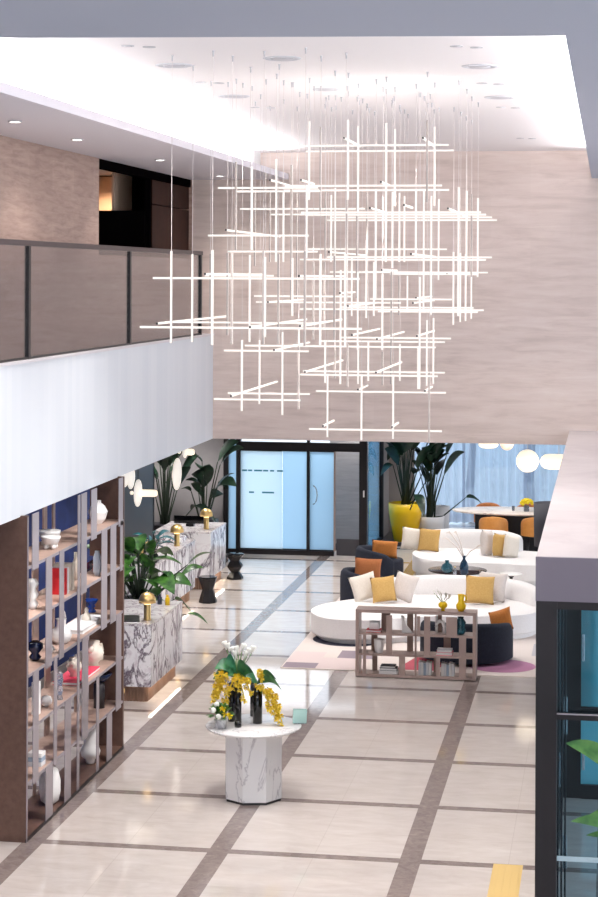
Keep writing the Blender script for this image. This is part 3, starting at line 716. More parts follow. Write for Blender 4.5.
# ================================================================== RECEPTION
CG='marble reception counters'
def counter(x0,x1,y0,y1,lab,ply=.12,inner=0):
    t=thing('reception_counter',lab,'counter',((x0+x1)/2,(y0+y1)/2,0),0,CG);o=t.location
    pb=MB(o).box(x0+.1,x1-.08,y0+.08,y1-.1,0,.22)
    for k in range(int((x1-x0-.2)/.045)): pb.box(x0+.11+k*.045,x0+.137+k*.045,y0+.068,y0+.08,0,.22)
    for k in range(int((y1-y0-.2)/.045)): pb.box(x1-.08,x1-.068,y0+.09+k*.045,y0+.117+k*.045,0,.22)
    pb.build('reeded_plinth',M['reed'],t)
    MB(o).box(x0,x1,y0,y1,.22,1.07).build('marble_body',M['marble_v'],t)
    MB(o).box(x0-.005,x1+.005,y0-.005,y1+.005,1.07,1.1).build('counter_top',M['marble_top'],t)
    return t
counter(-7.25,-6.33,25.96,27.93,'nearest reception counter of violet-veined white marble on a reeded wood plinth, beside the tall shelf')
counter(-8.08,-7.58,31.3,34.5,'middle reception counter of veined marble behind the big leafy plant')
counter(-8.6,-7.5,35.5,36.97,'farthest reception counter of veined marble, next to the frosted glass entrance')
lp=MB((-7.95,35.2,1.1));tag(lp.box(-8.2,-7.7,33.9,34.3,1.1,1.2,.02).build('marble_tray',M['marble_v']),'small marble tray on the far end of the middle counter','tray')
def lamp(p,lab):
    t=thing('table_lamp',lab,'lamp',p,0,'brass mushroom lamps on the counters')
    MB().lathe([(.055,0),(.055,.02),(.05,.03),(.05,.22),(.045,.23)],(0,0,0),20).build('lamp_stem',M['gold'],t)
    MB().lathe([(.045,.22),(.06,.25),(.03,.29),(0,.3)],(0,0,0),20).build('bulb_holder',mat('warm_glow_glass',(255,236,190),.4,emit=2.5,ec=(255,220,150)),t)
    MB().lathe([(.125,.25),(.12,.31),(.09,.365),(.045,.39),(0,.4),(0,.395),(.085,.355),(.115,.3)],(0,0,0),24).build('lamp_shade',M['gold'],t)
    return t
lamp((-6.47,26.3,1.1),'brass mushroom lamp on the nearest marble counter')
lamp((-7.95,31.9,1.1),'brass mushroom lamp partly behind the big plant leaves, near end of the middle counter')
lamp((-7.72,33.6,1.1),'brass mushroom lamp at the far end of the middle counter')
lamp((-7.68,35.95,1.1),'brass mushroom lamp on the farthest marble counter')
t=thing('monitor','black desk screen lying low behind the lamp on the middle counter','monitor',(-8.15,33.0,1.1));MB().box(-.25,.12,-.5,.5,.02,.05).build('screen',M['blackgloss'],t);MB().box(-.1,0,-.1,.1,0,.02).build('stand',M['black'],t)
t=thing('monitor','black screen standing on the farthest counter in front of the tall plant','monitor',(-8.05,36.3,1.1));MB().box(-.35,.25,0,.03,.05,.2).build('screen',M['blackgloss'],t);MB().box(-.1,.05,-.05,.1,0,.05).build('stand',M['black'],t)
t=thing('folder','black open folder lying on the nearest marble counter','folder',(-6.75,26.35,1.1));MB().obox((0,0,.006),(.3,.5,.012),.25).build('folder_cover',M['black'],t)
def bottle(p,m,lab):
    t=thing('bottle',lab,'bottle',p,0,'small bottles on the nearest counter');MB().lathe([(.035,0),(.035,.1),(.02,.12)],(0,0,0),14).build('bottle_body',m,t);MB().lathe([(.02,.12),(.02,.15),(0,.15)],(0,0,0),12).build('cap',m,t)
bottle((-6.47,27.55,1.1),mat('yellow_bottle',(240,196,20),.3),'small yellow bottle on the nearest counter');bottle((-6.6,27.6,1.1),mat('navy_bottle',(28,38,62),.3),'small navy bottle beside the yellow one on the nearest counter')
# plants --------------------------------------------------------
def plant(name,lab,loc,leaves,pot,mleaf,mstem,mpot,potname='pot',group=None,spread=.25):
    """leaves: (azimuth, reach, height, length, width, droop)"""
    t=thing(name,lab,'plant',loc,0,group)
    pot(t)
    st=MB();fo=MB()
    for az,re,h,L,w,dr in leaves:
        if name=='strelitzia' and (math.cos(az)<-.2 or math.sin(az)>.6): re*=.6;L*=.6;w*=.85
        d=Vector((math.cos(az),math.sin(az),0))
        base=d*.05*random.random()*2+Vector((0,0,.0))
        b=d*re+Vector((0,0,h));mid=d*re*.35+Vector((0,0,h*.6))
        st.tube([base+Vector((0,0,t.get('ph',.3))),mid,b],[.022,.017,.009],6)
        slope=random.uniform(-.2,.6) if dr is None else dr
        tip=b+d*L*.85*math.cos(slope)+Vector((0,0,L*math.sin(slope)))
        fo.leaf(b,tip,w,.12,8,.25,random.uniform(-.6,.6))
    st.build('stems',mstem,t);fo.build('foliage',mleaf,t)
    return t
def boxpot(w,d,h,m):
    def f(t):
        MB().box(-w/2,w/2,-d/2,d/2,0,h,.01).build('planter_box',m,t);MB().box(-w/2+.02,w/2-.02,-d/2+.02,d/2-.02,h,h+.01).build('soil',M['book_k'],t)
        t['ph']=h
    return f
def roundpot(r0,r1,h,m):
    def f(t):
        MB().lathe([(r0,0),(r1,h*.75),(r1*1.02,h),(r1*.92,h),(r1*.9,h-.04),(0,h-.04)],(0,0,0),28).build('planter_pot',m,t);t['ph']=h-.04
    return f
rnd=random.Random(3)
L=[(rnd.uniform(0,2*PI),rnd.uniform(.15,.5),rnd.uniform(.45,1.25),rnd.uniform(.4,.6),rnd.uniform(.2,.32),rnd.uniform(-.5,.5)) for _ in range(34)]
L+=[(.2,.75,.95,.5,.2,.4),(-.2,.6,.45,.4,.2,-.5),(0,.75,.2,.42,.16,-.3),(.4,.65,.75,.45,.16,.3)]
t=plant('leafy_plant','big glossy green leafy plant in a black planter between the first two counters',(-7.2,28.75,.55),L,boxpot(.55,.5,.42,M['black']),M['green_l'],M['stem'],None)
t=thing('plant_stand','low black stand under the big leafy plant','stand',(-7.2,28.75,0));MB().box(-.3,.3,-.27,.27,.5,.55).build('stand_top',M['black'],t)
for sx in(-1,1):
    for s2 in (-1,1): MB().box(sx*.26-.02,sx*.26+.02,s2*.23-.02,s2*.23+.02,0,.5).build('leg',M['black'],t)
def streli(rn,n,h,sp,L0,w0):
    out=[]
    for i in range(n):
        az=2*PI*i/n+rn.uniform(-.4,.4);k=rn.random()
        out.append((az,sp*(.3+.9*k),h*(1-.55*k*rn.random()),L0*rn.uniform(.7,1.1),w0*rn.uniform(.8,1.15),rn.uniform(.2,1.2) if k<.6 else rn.uniform(-.8,.3)))
    return out
rnd=random.Random(5)
plant('strelitzia','tall dark bird-of-paradise plant behind the counters, left of the two by the grey wall',(-9.15,38.7,0),[(a,.1+.3*rnd.random(),1.5+1.0*rnd.random(),.8,.42,.9-.5*rnd.random()) for a in [i*2.4 for i in range(12)]]+streli(rnd,6,1.9,.6,.6,.22),boxpot(.6,.6,.8,M['black']),M['green_d'],M['stem'],None,group='tall plants by the grey wall')
plant('strelitzia','tall dark bird-of-paradise plant behind the farthest counter, right of the two by the grey wall',(-8.35,38.9,0),[(a,.1+.25*rnd.random(),1.3+.8*rnd.random(),.7,.34,.8-.7*rnd.random()) for a in [i*2.4 for i in range(10)]]+streli(rnd,6,1.7,.5,.55,.2),boxpot(.5,.5,.9,M['black']),M['green_d'],M['stem'],None,group='tall plants by the grey wall')
plant('strelitzia','tall dark broad-leaved plant in a yellow planter at the lounge corner',(-4.5,42.35,.08),[(a,.12+.35*random.Random(k).random(),1.5+1.15*random.Random(k+9).random(),.95,.5,1.05-.5*random.Random(k+5).random()) for k,a in enumerate([i*2.4 for i in range(14)])]+streli(random.Random(11),8,2.1,.7,.8,.26),roundpot(.25,.37,.85,M['yellow_pot']),M['green_d'],M['stem'],None)
plant('strelitzia','tall dark broad-leaved plant in a round white planter in front of the sheer curtain',(-3.95,42.6,0),[(a,.12+.3*random.Random(k).random(),1.2+1.3*random.Random(k+3).random(),.8,.42,1.05-.5*random.Random(k+7).random()) for k,a in enumerate([i*2.4+1 for i in range(13)])]+streli(random.Random(23),8,1.9,.7,.7,.22),roundpot(.26,.3,.62,M['concrete']),M['green_d'],M['stem'],None)
t=thing('empty_planter','plain tall white planter behind the white-potted plant','planter',(-3.85,43.6,0));t.scale=(.75,.75,.85);MB().lathe([(.28,0),(.33,.85),(.3,.85),(.28,.8),(0,.8)],(0,0,0),26).build('planter_pot',M['concrete'],t)
# teal plant glimpsed left of the big plant
t=plant('fern','teal-green fern fronds beside the dark wall behind the nearest counter',(-7.75,31.2,1.0),[(a,.12,.25+.3*random.random(),.45,.09,.5-random.random()) for a in [k*.5 for k in range(13)]],boxpot(.2,.2,.12,M['black']),m_leaf('leaf_teal',(14,74,84),(40,130,140)),M['stem'],None)
t.location=(-7.68,31.62,1.1);t.scale=(.8,.8,.9)
# right foreground plant
def fgplant():
    t=thing('tall_plant','bright green broad-leaved plant at the right edge in front of the entrance box','plant',(.35,14.8,0))
    o=t.location
    fo=MB(o);stt=MB(o)
    for (bx,by,tx,ty,w,Y,dr) in ((640,800,566,739,.2,14.8,.1),(650,850,571,817,.14,14.6,.1),(640,815,582,818,.12,15.,.05),(650,840,586,833,.1,14.7,.02),(640,790,600,724,.16,14.9,.1),(660,760,620,690,.2,14.7,.1)):
        b=aty(bx,by,Y);tp=aty(tx,ty,Y);tp.y-=.05
        stt.tube([Vector((.35,14.8,.4)),(Vector((.35,14.8,.4))+b)/2+Vector((.06,0,.1)),b],[.018,.014,.01],6)
        fo.leaf(b,tp,w,dr,10,.25,.9)
    fo.build('foliage',M['green_p'],t);stt.build('stems',M['stem_l'],t)
    MB().lathe([(.2,0),(.26,.4),(.24,.4),(.22,.36),(0,.36)],(0,0,0),24).build('planter_pot',M['concrete'],t)
fgplant()
# hourglass stools
def stool(x,y,lab):
    t=thing('hourglass_stool',lab,'stool',(x,y,0),0,'black hourglass stools')
    MB().lathe([(.17,.44),(.175,.46),(.17,.475),(0,.475)],(0,0,0),8,sm=False).build('seat',M['blackgloss'],t)
    MB().lathe([(.165,0),(.17,.03),(.105,.24),(.17,.44)],(0,0,0),8,sm=False).build('base',M['black'],t)
stool(-7.26,34.15,'black hourglass stool in front of the farthest marble counter');
t=thing('hourglass_stool','black twisted stool standing before the frosted glass entrance','stool',(-7.3,36.9,0))
MB().lathe([(.17,.46),(.18,.48),(.17,.5),(0,.5)],(0,0,0),16).build('seat',M['blackgloss'],t);MB().lathe([(.17,0),(.17,.04),(.09,.14),(.16,.24),(.16,.27),(.1,.36),(.17,.46)],(0,0,0),6,sm=False).build('base',M['black'],t)
# pendants above reception
def disc_pendant(px,py,Y,r,lab,caps=None,tilt=.25):
    c=aty(px,py,Y);t=thing('disc_pendant',lab,'pendant light',c,0,'alabaster disc pendants above the counters')
    R=Matrix.Rotation(-.05,3,'Z')@Matrix.Rotation(PI/2,3,'Y')
    MB().lathe([(0,-.03),(r*.7,-.026),(r,-.006),(r,.006),(r*.7,.026),(0,.03)],(0,0,0),28,R=R).build('disc',M['disc'],t)
    MB().tube([(0,0,0),(0,0,3.44-c.z)],.005,5).build('cord',M['black'],t)
    if caps:
        R2=Matrix.Rotation(PI/2,3,'Y')
        MB().lathe([(0,.0),(.05,.02),(.055,.08),(.055,caps-.04),(.04,caps),(0,caps)],(0,0,0),16,R=R2).build('light_capsule',M['opal'],t)
        MB().ball((-.1,0,0),.03,8).build('end_knob',M['opal'],t)
disc_pendant(177,474,31.5,.27,'upright alabaster disc pendant in front of the grey wall and tall plants')
disc_pendant(138,493,28.6,.21,'alabaster disc pendant with a long horizontal capsule, lowest of the group',.3)
disc_pendant(131,477,29.2,.19,'alabaster disc pendant just above the long capsule one')
disc_pendant(125,474,28.0,.2,'alabaster disc pendant nearest the tall shelf')
disc_pendant(185,452,31.5,.1,'small alabaster pendant tucked under the balcony edge, farthest right of the group',.16)
# ================================================================== FLOWER TABLE
ft=thing('flower_table','round white marble table on an octagonal marble drum in the lobby centre','table',(-4.02,21.46,0))
oct_=[(.345*math.cos(PI/8+k*PI/4+.22),.345*math.sin(PI/8+k*PI/4+.22)) for k in range(8)]
MB().prism(oct_,.03,.8).build('octagonal_drum',M['marble_w'],ft)
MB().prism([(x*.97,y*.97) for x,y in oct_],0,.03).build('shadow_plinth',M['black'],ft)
MB().lathe([(.35,.8),(.53,.81),(.55,.825),(.55,.835),(.545,.84),(0,.84)],(0,0,0),64).build('table_top',M['marble_w'],ft)
def tcyl(px,py,r,h,lab,taper=1.):
    p=atz(px,py,.84);p.z=.84
    t=thing('cylinder_vase',lab,'vase',p,0,'black cylinder vases on the flower table')
    MB().lathe([(r,0),(r,h),(r*.88,h),(r*.86,h-.03),(0,h-.03)],(0,0,0),24).build('vase_body',M['blackgloss'],t)
    return t,p
def orchid(mb,p,d,n,L,rn):
    for i in range(n):
        t=i/(n-1);c=p+d*L*t+Vector((rn.uniform(-.04,.04),rn.uniform(-.04,.04),-.9*L*t*t+rn.uniform(-.03,.03)))
        for k in range(5):
            a=2*PI*k/5+rn.random();q=c+Vector((.022*math.cos(a),.018*math.sin(a*1.3),.022*math.sin(a)))
            mb.leaf(c,q+Vector((0,0,.002)),.022,.1,3,.2)
def blob_flower(mb,c,s,rn):
    for k in range(5):
        a=2*PI*k/5+rn.random();d=Vector((math.cos(a),-.5,math.sin(a))).normalized()
        mb.leaf(c,c+d*s,s*.95,.1,4,.2)
rn=random.Random(9)
def arrangement(t,top,big,strands,calla,greens):
    for (sx,sz,dx,n,L) in strands:
        yb=MB();yb.tube([(sx+dx*q*L,-.06,top+sz+.06*math.sin(q*3)-L*q) for q in [k/8 for k in range(9)]],.008,5)
        for i in range(n):
            q=i/(n-1);c=Vector((sx+dx*q*L+rn.uniform(-.05,.05)*(1.1-q*.7),-.05+rn.uniform(-.08,.05),top+sz+.06*math.sin(q*3)-L*q+rn.uniform(-.03,.03)))
            blob_flower(yb,c,.036,rn)
        yb.build('orchid_spray',M['yel_flower'],t)
    gl=MB()
    for (bx,bz,tx,tz,w,n) in greens:
        gl.leaf((bx,0,top+bz),(tx,-.08,top+tz),w,.25,8,.2,n)
    gl.build('foliage',M['green_t'],t)
    stt=MB();wf=MB()
    for (x,z) in calla:
        stt.tube([(0,0,top),(x*.5,0,top+z*.6),(x,0,top+z)],.006,5)
        wf.lathe([(.008,0),(.014,.04),(.035,.09),(.03,.1),(.01,.05),(0,.03)],(x,0,top+z),10,R=Matrix.Rotation(.3 if x>0 else -.3,3,'Y'))
    if calla: stt.build('stems',M['stem_l'],t);wf.build('calla_lilies',M['white_flower'],t)
    else: stt.bm.free();wf.bm.free()
t1,p=tcyl(231.8,721,.045,.44,'tall black cylinder vase holding yellow orchids and white callas, left rear on the flower table')
t2,p=tcyl(238,724,.04,.5,'slim black cylinder vase in front at the left of the flower table')
arrangement(t2,.5,1,[(-.12,.1,-.5,26,.32),(-.16,.02,-.25,20,.22),(-.02,.04,-.4,24,.42),(.06,.04,.5,14,.2),(-.2,.1,-.2,16,.3),(.0,.06,.3,12,.3)],[(-.1,.33),(-.05,.29),(0,.3),(.04,.33),(.1,.28),(-.02,.25),(.15,.31),(-.14,.35),(.07,.25)],
   [(-.02,.05,-.26,.16,.17,.9),(-.02,.05,-.28,.04,.16,1.),(0,.05,-.14,.24,.17,1.2),(0,.06,.12,.2,.16,.9),(.02,.04,.2,.12,.15,1.),(0,.03,.1,.03,.13,.8),(0,.03,-.1,.1,.16,1.1)])
t3,p=tcyl(257.5,723,.055,.42,'thick black cylinder vase at the right of the flower table')
arrangement(t3,.42,1,[(.05,.02,.35,24,.32),(.1,.0,.5,26,.4),(.04,.16,.1,12,.08),(.16,-.06,.3,16,.3),(.2,-.1,.2,14,.22)],[],[(0,.03,.24,.12,.16,.9),(0,.03,-.18,.1,.16,.9),(0,.02,.06,-.06,.14,1.1),(.02,.04,.3,.0,.14,1.)])
t4,p=tcyl(253.5,716,.04,.4,'slim black cylinder vase behind the thick one at the right')
t5,p=tcyl(238,727,.04,.06,'short black cup candle in front of the vases')
p=atz(220.5,728,.84);t=thing('flower_pot','small white pot of white and yellow flowers at the left rim of the marble table','flower pot',p);t.scale=(1.3,1.3,1.3)
MB().lathe([(.045,0),(.055,.08),(.05,.085),(.04,.07),(0,.07)],(0,0,0),20).build('pot',M['marble_w'],t)
g=MB();yw=MB();ww=MB()
for i in range(46):
    a=rn.uniform(0,2*PI);e=rn.uniform(.1,1.4);d=Vector((math.cos(a)*math.cos(e),math.sin(a)*math.cos(e),math.sin(e)));g.leaf(Vector((0,0,.09))+d*.03,Vector((0,0,.09))+d*.14,.05,.1,4,.2)
for c in ((-.05,-.07,.17),(.0,-.09,.12),(-.03,-.02,.21)): ww.ball(c,.025,8)
for c in ((.06,-.08,.14),(.09,-.04,.12),(.04,-.09,.19)): blob_flower(yw,Vector(c),.035,rn)
g.build('foliage',M['green'],t);yw.build('yellow_blooms',M['yel_bright'],t);ww.build('white_blooms',M['white_flower'],t)
p=atz(300,726,.84);p=Vector((-3.53,21.62,.84));t=thing('acrylic_block','clear aqua acrylic block at the right rim of the marble table','acrylic block',p)
MB().obox((.02,0,.085),(.16,.06,.16),.3,0,.05,.006).build('acrylic_body',M['cyan_ac'],t);MB().obox((.02,.0,.005),(.15,.07,.01),.3).build('foot_plate',M['crystal'],t)
# ================================================================== LOUNGE
rug=MB((-3,31,0));rug.use(mat('rug_cream',(226,214,208),.95));rug.box(-4.95,-.6,28.62,36.2,0,.012)
def patch(poly,c,z=.0125):
    rug.use(c);f=rug.bm.faces.new([rug.bm.verts.new(Vector((x,y,z))-rug.o) for x,y in poly]);f.material_index=rug.cur
mv=mat('rug_mauve',(150,136,146),.95);pk=mat('rug_blush',(224,206,204),.95);pu=mat('rug_plum',(190,132,166),.95);nv=mat('navy_disc',(48,48,66),.95);ro=mat('rug_red',(190,90,104),.95)
patch([(-4.93,28.66),(-4.42,28.66),(-4.42,29.05),(-4.93,29.05)],mv);patch([(-4.42,28.66),(-3.7,28.66),(-3.7,29.5),(-4.42,29.5)],pk);patch([(-4.93,29.05),(-4.42,29.05),(-4.42,29.9),(-4.93,29.9)],pk)
patch([(-4.2,29.5),(-3.6,29.5),(-3.6,30.1),(-4.2,30.1)],mv);patch([(-3.2,28.8),(-2.6,28.8),(-2.3,30.2),(-2.9,30.2)],ro);patch([(-2.2,29),(-1.6,29),(-1.6,31),(-2.2,31)],pk,.0127)
patch([(-1.62+.52*math.cos(a),29.35+.5*math.sin(a)) for a in [2*PI*k/32 for k in range(32)]],pu,.013)
patch([(-4.2+.62*math.cos(a),31.05+.62*math.sin(a)) for a in [2*PI*k/32 for k in range(32)]],nv,.013)  # dark navy disc beneath the sofa's left end
patch([(-1.2,30.2),(-.6,30.2),(-.6,31.2),(-1.2,31.2)],mat('rug_grey',(190,184,188),.95),.0127)
tag(rug.build('rug'),'large cream rug with mauve, blush and plum patches under the lounge seating','rug')
# low bookcase
XB=lambda px: aty(px,640,28.2).x
lb=thing('low_bookcase','low taupe open bookcase with offset slats between lobby and sofas','bookcase',(-2.85,28.35,.013));o=Vector((-2.85,28.35,0.))
x0,x1=XB(355.5),XB(476);Z0=.013;yb0,yb1=28.2,28.52
lb.location=(-2.85,28.35,Z0)
RZ=[.04,.345,.655,.955]
def lbb(name,m,*b): MB(o+Vector((0,0,Z0))).box(*[v+(Z0 if i>3 else 0) for i,v in enumerate(b)]).build(name,m,lb)
lbb('side_panel',M['taupe'],x0,x0+.05,yb0,yb1,0,.955);lbb('side_panel',M['taupe'],x1-.05,x1,yb0,yb1,0,.955)
lbb('base_board',M['taupe'],x0+.05,x1-.05,yb0,yb1,0,.04);lbb('top_board',M['taupe'],x0,x1,yb0,yb1,.955,1.0)
for z in RZ[1:3]: lbb('shelf_board',M['taupe'],x0+.05,x1-.05,yb0,yb1,z-.03,z)
lbb('centre_post',M['taupe'],XB(414.6),XB(416.4),yb0,yb0+.05,.04,.955)
for r,lst in enumerate([[(363,366),(399,405),(436,440),(459,466)],[(363,366),(386,392),(424,430),(459,466)],[(386,392),(417,420),(424,430),(446,457)]]):
    for a,b in lst: lbb('front_slat',M['taupe'],XB(a),XB(b),yb0,yb0+.03,RZ[r],RZ[r+1]-.03)
for r,lst in enumerate([[(368,373),(395,397),(430,433)],[(367,373),(403,409),(440,447)],[(377,386),(403,409),(434,438)]]):
    for a,b in lst: lbb('rear_slat',M['taupe_dk'],XB(a)+.03,XB(b)+.03,yb1-.03,yb1,RZ[r],RZ[r+1]-.03)
BG='books in the low bookcase'
def flatbook(px,row,w,h,m,lab,z=0,dy=0):
    p=Vector((XB(px),28.33+dy,RZ[row]+Z0+z));t=thing('book',lab,'book',p,0,BG)
    MB().box(-w/2,w/2,-.09,.09,0,.005).box(-w/2,w/2,-.09,.09,h-.005,h).box(-w/2,w/2,.085,.09,0,h).build('cover',m,t);MB().box(-w/2+.004,w/2-.004,-.086,.085,.005,h-.005).build('page_block',M['paper'],t)
flatbook(373,2,.22,.035,M['red'],'red book lying flat under the white box in the low bookcase');
p=Vector((XB(373.5),28.33,RZ[2]+Z0+.035));t=thing('keepsake_box','white box bowl on the red book in the low bookcase','box',p);MB().box(-.08,.08,-.06,.06,0,.11,.02).build('box_body',M['white_c'],t);MB().box(-.07,.07,-.05,.05,.11,.115).build('lid',M['white_c'],t)
p=Vector((XB(378),28.33,RZ[1]+Z0));lathe_thing('fluted_vase','white fluted vase in the middle row at the left of the low bookcase','vase',p,[(.06,0),(.075,.1),(.08,.2),(.065,.19),(0,.1)],M['white_c'],9,sm=False)
flatbook(388,0,.28,.05,M['book_w'],'white book at the bottom left of the low bookcase',0);flatbook(388,0,.26,.04,M['book_k'],'charcoal book on top of the bottom white book',.05);flatbook(387.5,0,.22,.03,M['book_k'],'small black book topmost of the bottom left stack',.09)
p=Vector((XB(405),28.33,RZ[2]+Z0));t=thing('sail_sculpture','white curved sail sculpture in the top row of the low bookcase','sculpture',p)
mb=MB();mb.prism([(-.06,0),(.09,0),(.06,.05),(.0,.12),(-.03,.24),(-.07,.26),(-.06,.12)],-.02,.02);me=mb.build('sail_body',M['white_c'],t);me.rotation_euler=(PI/2,0,0)
p=Vector((XB(439),28.33,RZ[2]+Z0));t=thing('arch_sculpture','white looped arch sculpture in the top row of the low bookcase','sculpture',p)
MB().tube([(-.05,0,.26),(-.05,0,0.02)],.02).tube([(-.05,0,.1),(-.04,0,.16),(0,0,.19),(.05,0,.17),(.07,0,.1),(.07,0,.01)],.028).build('arch_body',M['white_c'],t)
p=Vector((XB(460),28.33,RZ[2]+Z0));lathe_thing('glass_vase','blue and white glass vase in the top right of the low bookcase','vase',p,[(.05,0),(.085,.06),(.06,.12),(.08,.18),(.04,.24),(.05,.26),(0,.2)],M['teal_g'],14)
flatbook(444,1,.24,.05,M['pink'],'magenta book lying flat in the middle row of the low bookcase');flatbook(444,1,.22,.035,M['book_w'],'white book on the magenta book in the low bookcase',.05)
def bookset(px0,px1,row,h,ms,where,n):
    a,b=XB(px0),XB(px1);w=(b-a)/n
    names=['first','second','third','fourth','fifth','sixth']
    for k in range(n):
        t=thing('book','pale upright book, %s from the left of %s'%(names[k],where),'book',((a+w*k+w/2),28.33,RZ[row]+Z0),0,BG)
        hh=h*(1-.05*(k%3));m=ms[k%len(ms)]
        MB().box(-w*.46,w*.46,-.08,-.075,0,hh).box(-w*.46,-w*.4,-.08,.08,0,hh).box(w*.4,w*.46,-.08,.08,0,hh).build('cover',m,t);MB().box(-w*.4,w*.4,-.075,.075,.003,hh-.004).build('page_block',M['paper'],t)
bookset(418,431,0,.2,[M['book_w'],M['paper'],M['book_b']],'the bottom row beside the centre post',5)
bookset(441,454,0,.19,[M['paper'],M['book_w'],M['book_b']],'the bottom row right of the rear slats',5)
# vases on bookcase
ZB=1.0+Z0
p=Vector((XB(442),28.33,ZB));t=thing('round_vase','small round yellow vase with white sprigs on the low bookcase','vase',p)
MB().lathe([(.03,0),(.03,.03),(.065,.06),(.07,.1),(.045,.125),(.04,.13),(0,.11)],(0,0,0),20).build('vase_body',M['yellow'],t)
s_=MB();w_=MB()
for a,h in ((-.13,.22),(-.08,.27),(-.03,.2),(.05,.18),(.1,.15),(-.1,.16)):
    s_.tube([(0,0,.1),(a*.6,0,.1+h*.5),(a,0,.1+h*.7)],.004,5);w_.leaf((a*.8,0,.06+h*.7),(a*1.2,-.03,.14+h*.75),.06,.1,4,.3,.8)
s_.build('stems',M['stem_l'],t);w_.build('white_sprigs',M['white_flower'],t)
p=Vector((XB(460.3),28.33,ZB));t=thing('pitcher_vase','taller yellow pitcher with a ring handle on the low bookcase','vase',p)
MB().lathe([(.04,0),(.07,.04),(.078,.09),(.05,.13),(.042,.16),(.05,.25),(.04,.24),(0,.16)],(0,0,0),20).build('vase_body',M['yellow'],t)
MB().tube([(.04+.04*math.sin(a),0,.19+.05*math.cos(a)) for a in [PI*k/8 for k in range(9)]],.012).build('handle',M['yellow'],t)
# ---- seating
def smooth_closed(pts,n=6):
    out=[];N=len(pts)
    for i in range(N):
        p0,p1,p2,p3=[Vector(pts[(i+k-1)%N]) for k in range(4)]
        for j in range(n):
            t=j/n;out.append(tuple(.5*((2*p1)+(-p0+p2)*t+(2*p0-5*p1+4*p2-p3)*t*t+(-p0+3*p1-3*p2+p3)*t**3)))
    return out
def smooth_open(pts,n=8):
    out=[];N=len(pts)
    for i in range(N-1):
        p0,p1,p2,p3=[Vector(pts[min(max(i+k-1,0),N-1)]) for k in range(4)]
        for j in range(n):
            t=j/n;out.append(.5*((2*p1)+(-p0+p2)*t+(2*p0-5*p1+4*p2-p3)*t*t+(-p0+3*p1-3*p2+p3)*t**3))
    out.append(Vector(pts[-1]));return out
def sweep_wall(mb,path,zs,z0,th):
    """rounded upright wall along a plan path; zs = heights along it"""
    n=len(path);prof=[(-.5,0),(-.5,.75),(-.42,.92),(-.2,1.),(.2,1.),(.42,.92),(.5,.75),(.5,0)]
    rows=[]
    for i,p in enumerate(path):
        d=(path[min(i+1,n-1)]-path[max(i-1,0)]).normalized();s=Vector((d.y,-d.x))
        e=min(i,n-1-i);k=1.
        if e<3: k=(.45,.8,.95)[e]
        h=zs[i]-z0
        rows.append([mb.bm.verts.new(Vector((p.x+s.x*a*th*k,p.y+s.y*a*th*k,z0+b*h*(.9+.1*k)))-mb.o) for a,b in prof])
    for r0,r1 in zip(rows,rows[1:]):
        for k in range(len(prof)-1):
            f=mb.bm.faces.new((r0[k],r0[k+1],r1[k+1],r1[k]));f.smooth=True;f.material_index=mb.cur
    for r in (rows[0],rows[-1]): mb.bm.faces.new(r).material_index=mb.cur
def sofa(lab,seat,back,hs,loc,zseat=.42,th=.26,m=None,mp=None,zb=.13,rg=.0135):
    t=thing('curved_sofa',lab,'sofa',loc);o=Vector(loc);m=m or M['boucle']
    sc=smooth_closed(seat);cx=sum(p[0] for p in sc)/len(sc);cyy=sum(p[1] for p in sc)/len(sc)
    MB(o).prism([(cx+(x-cx)*.95,cyy+(y-cyy)*.93) for x,y in sc],rg,zb).build('recessed_base',mp or M['boucle'],t)
    MB(o).prism(sc,zb-.03,zseat,.07,4,True).build('seat',m,t)
    pth=smooth_open(back);n=len(pth)
    zz=[hs[0]+(hs[1]-hs[0])*min(1,i/(n*.35)) if i<n*.35 else hs[1]+(hs[2]-hs[1])*max(0,(i-n*.75)/(n*.25)) for i in range(n)]
    b=MB(o);sweep_wall(b,pth,zz,zb+.02,th);b.build('backrest',m,t)
    return t
sofa('large white curved sofa with a round chaise end in front, behind the low bookcase',
 [(-4.9,31.3),(-4.62,30.72),(-4.1,30.55),(-3.4,30.85),(-2.7,31.2),(-2.0,31.3),(-1.35,31.6),(-1.1,32.2),(-1.35,32.9),(-2.1,33.35),(-3.0,33.4),(-3.8,33.1),(-4.4,32.5),(-4.8,31.95)],
 [(-4.05,32.95),(-3.6,33.25),(-2.9,33.42),(-2.1,33.38),(-1.45,32.95),(-1.15,32.4)],(.68,.74,.66),(-3.,32.,0.0135))
sofa('white curved sofa at the back of the lounge in front of the dining table',
 [(-3.9,38.1),(-3.6,37.4),(-3.0,37.15),(-2.2,37.1),(-1.5,37.0),(-.9,37.3),(-.7,38.0),(-1.1,38.7),(-2.0,39.0),(-3.0,39.15),(-3.6,39.1),(-3.85,38.75)],
 [(-3.8,38.95),(-3.5,39.1),(-2.9,39.15),(-2.2,39.05),(-1.75,38.85)],(.74,.8,.7),(-2.6,38.,0.0),rg=0)
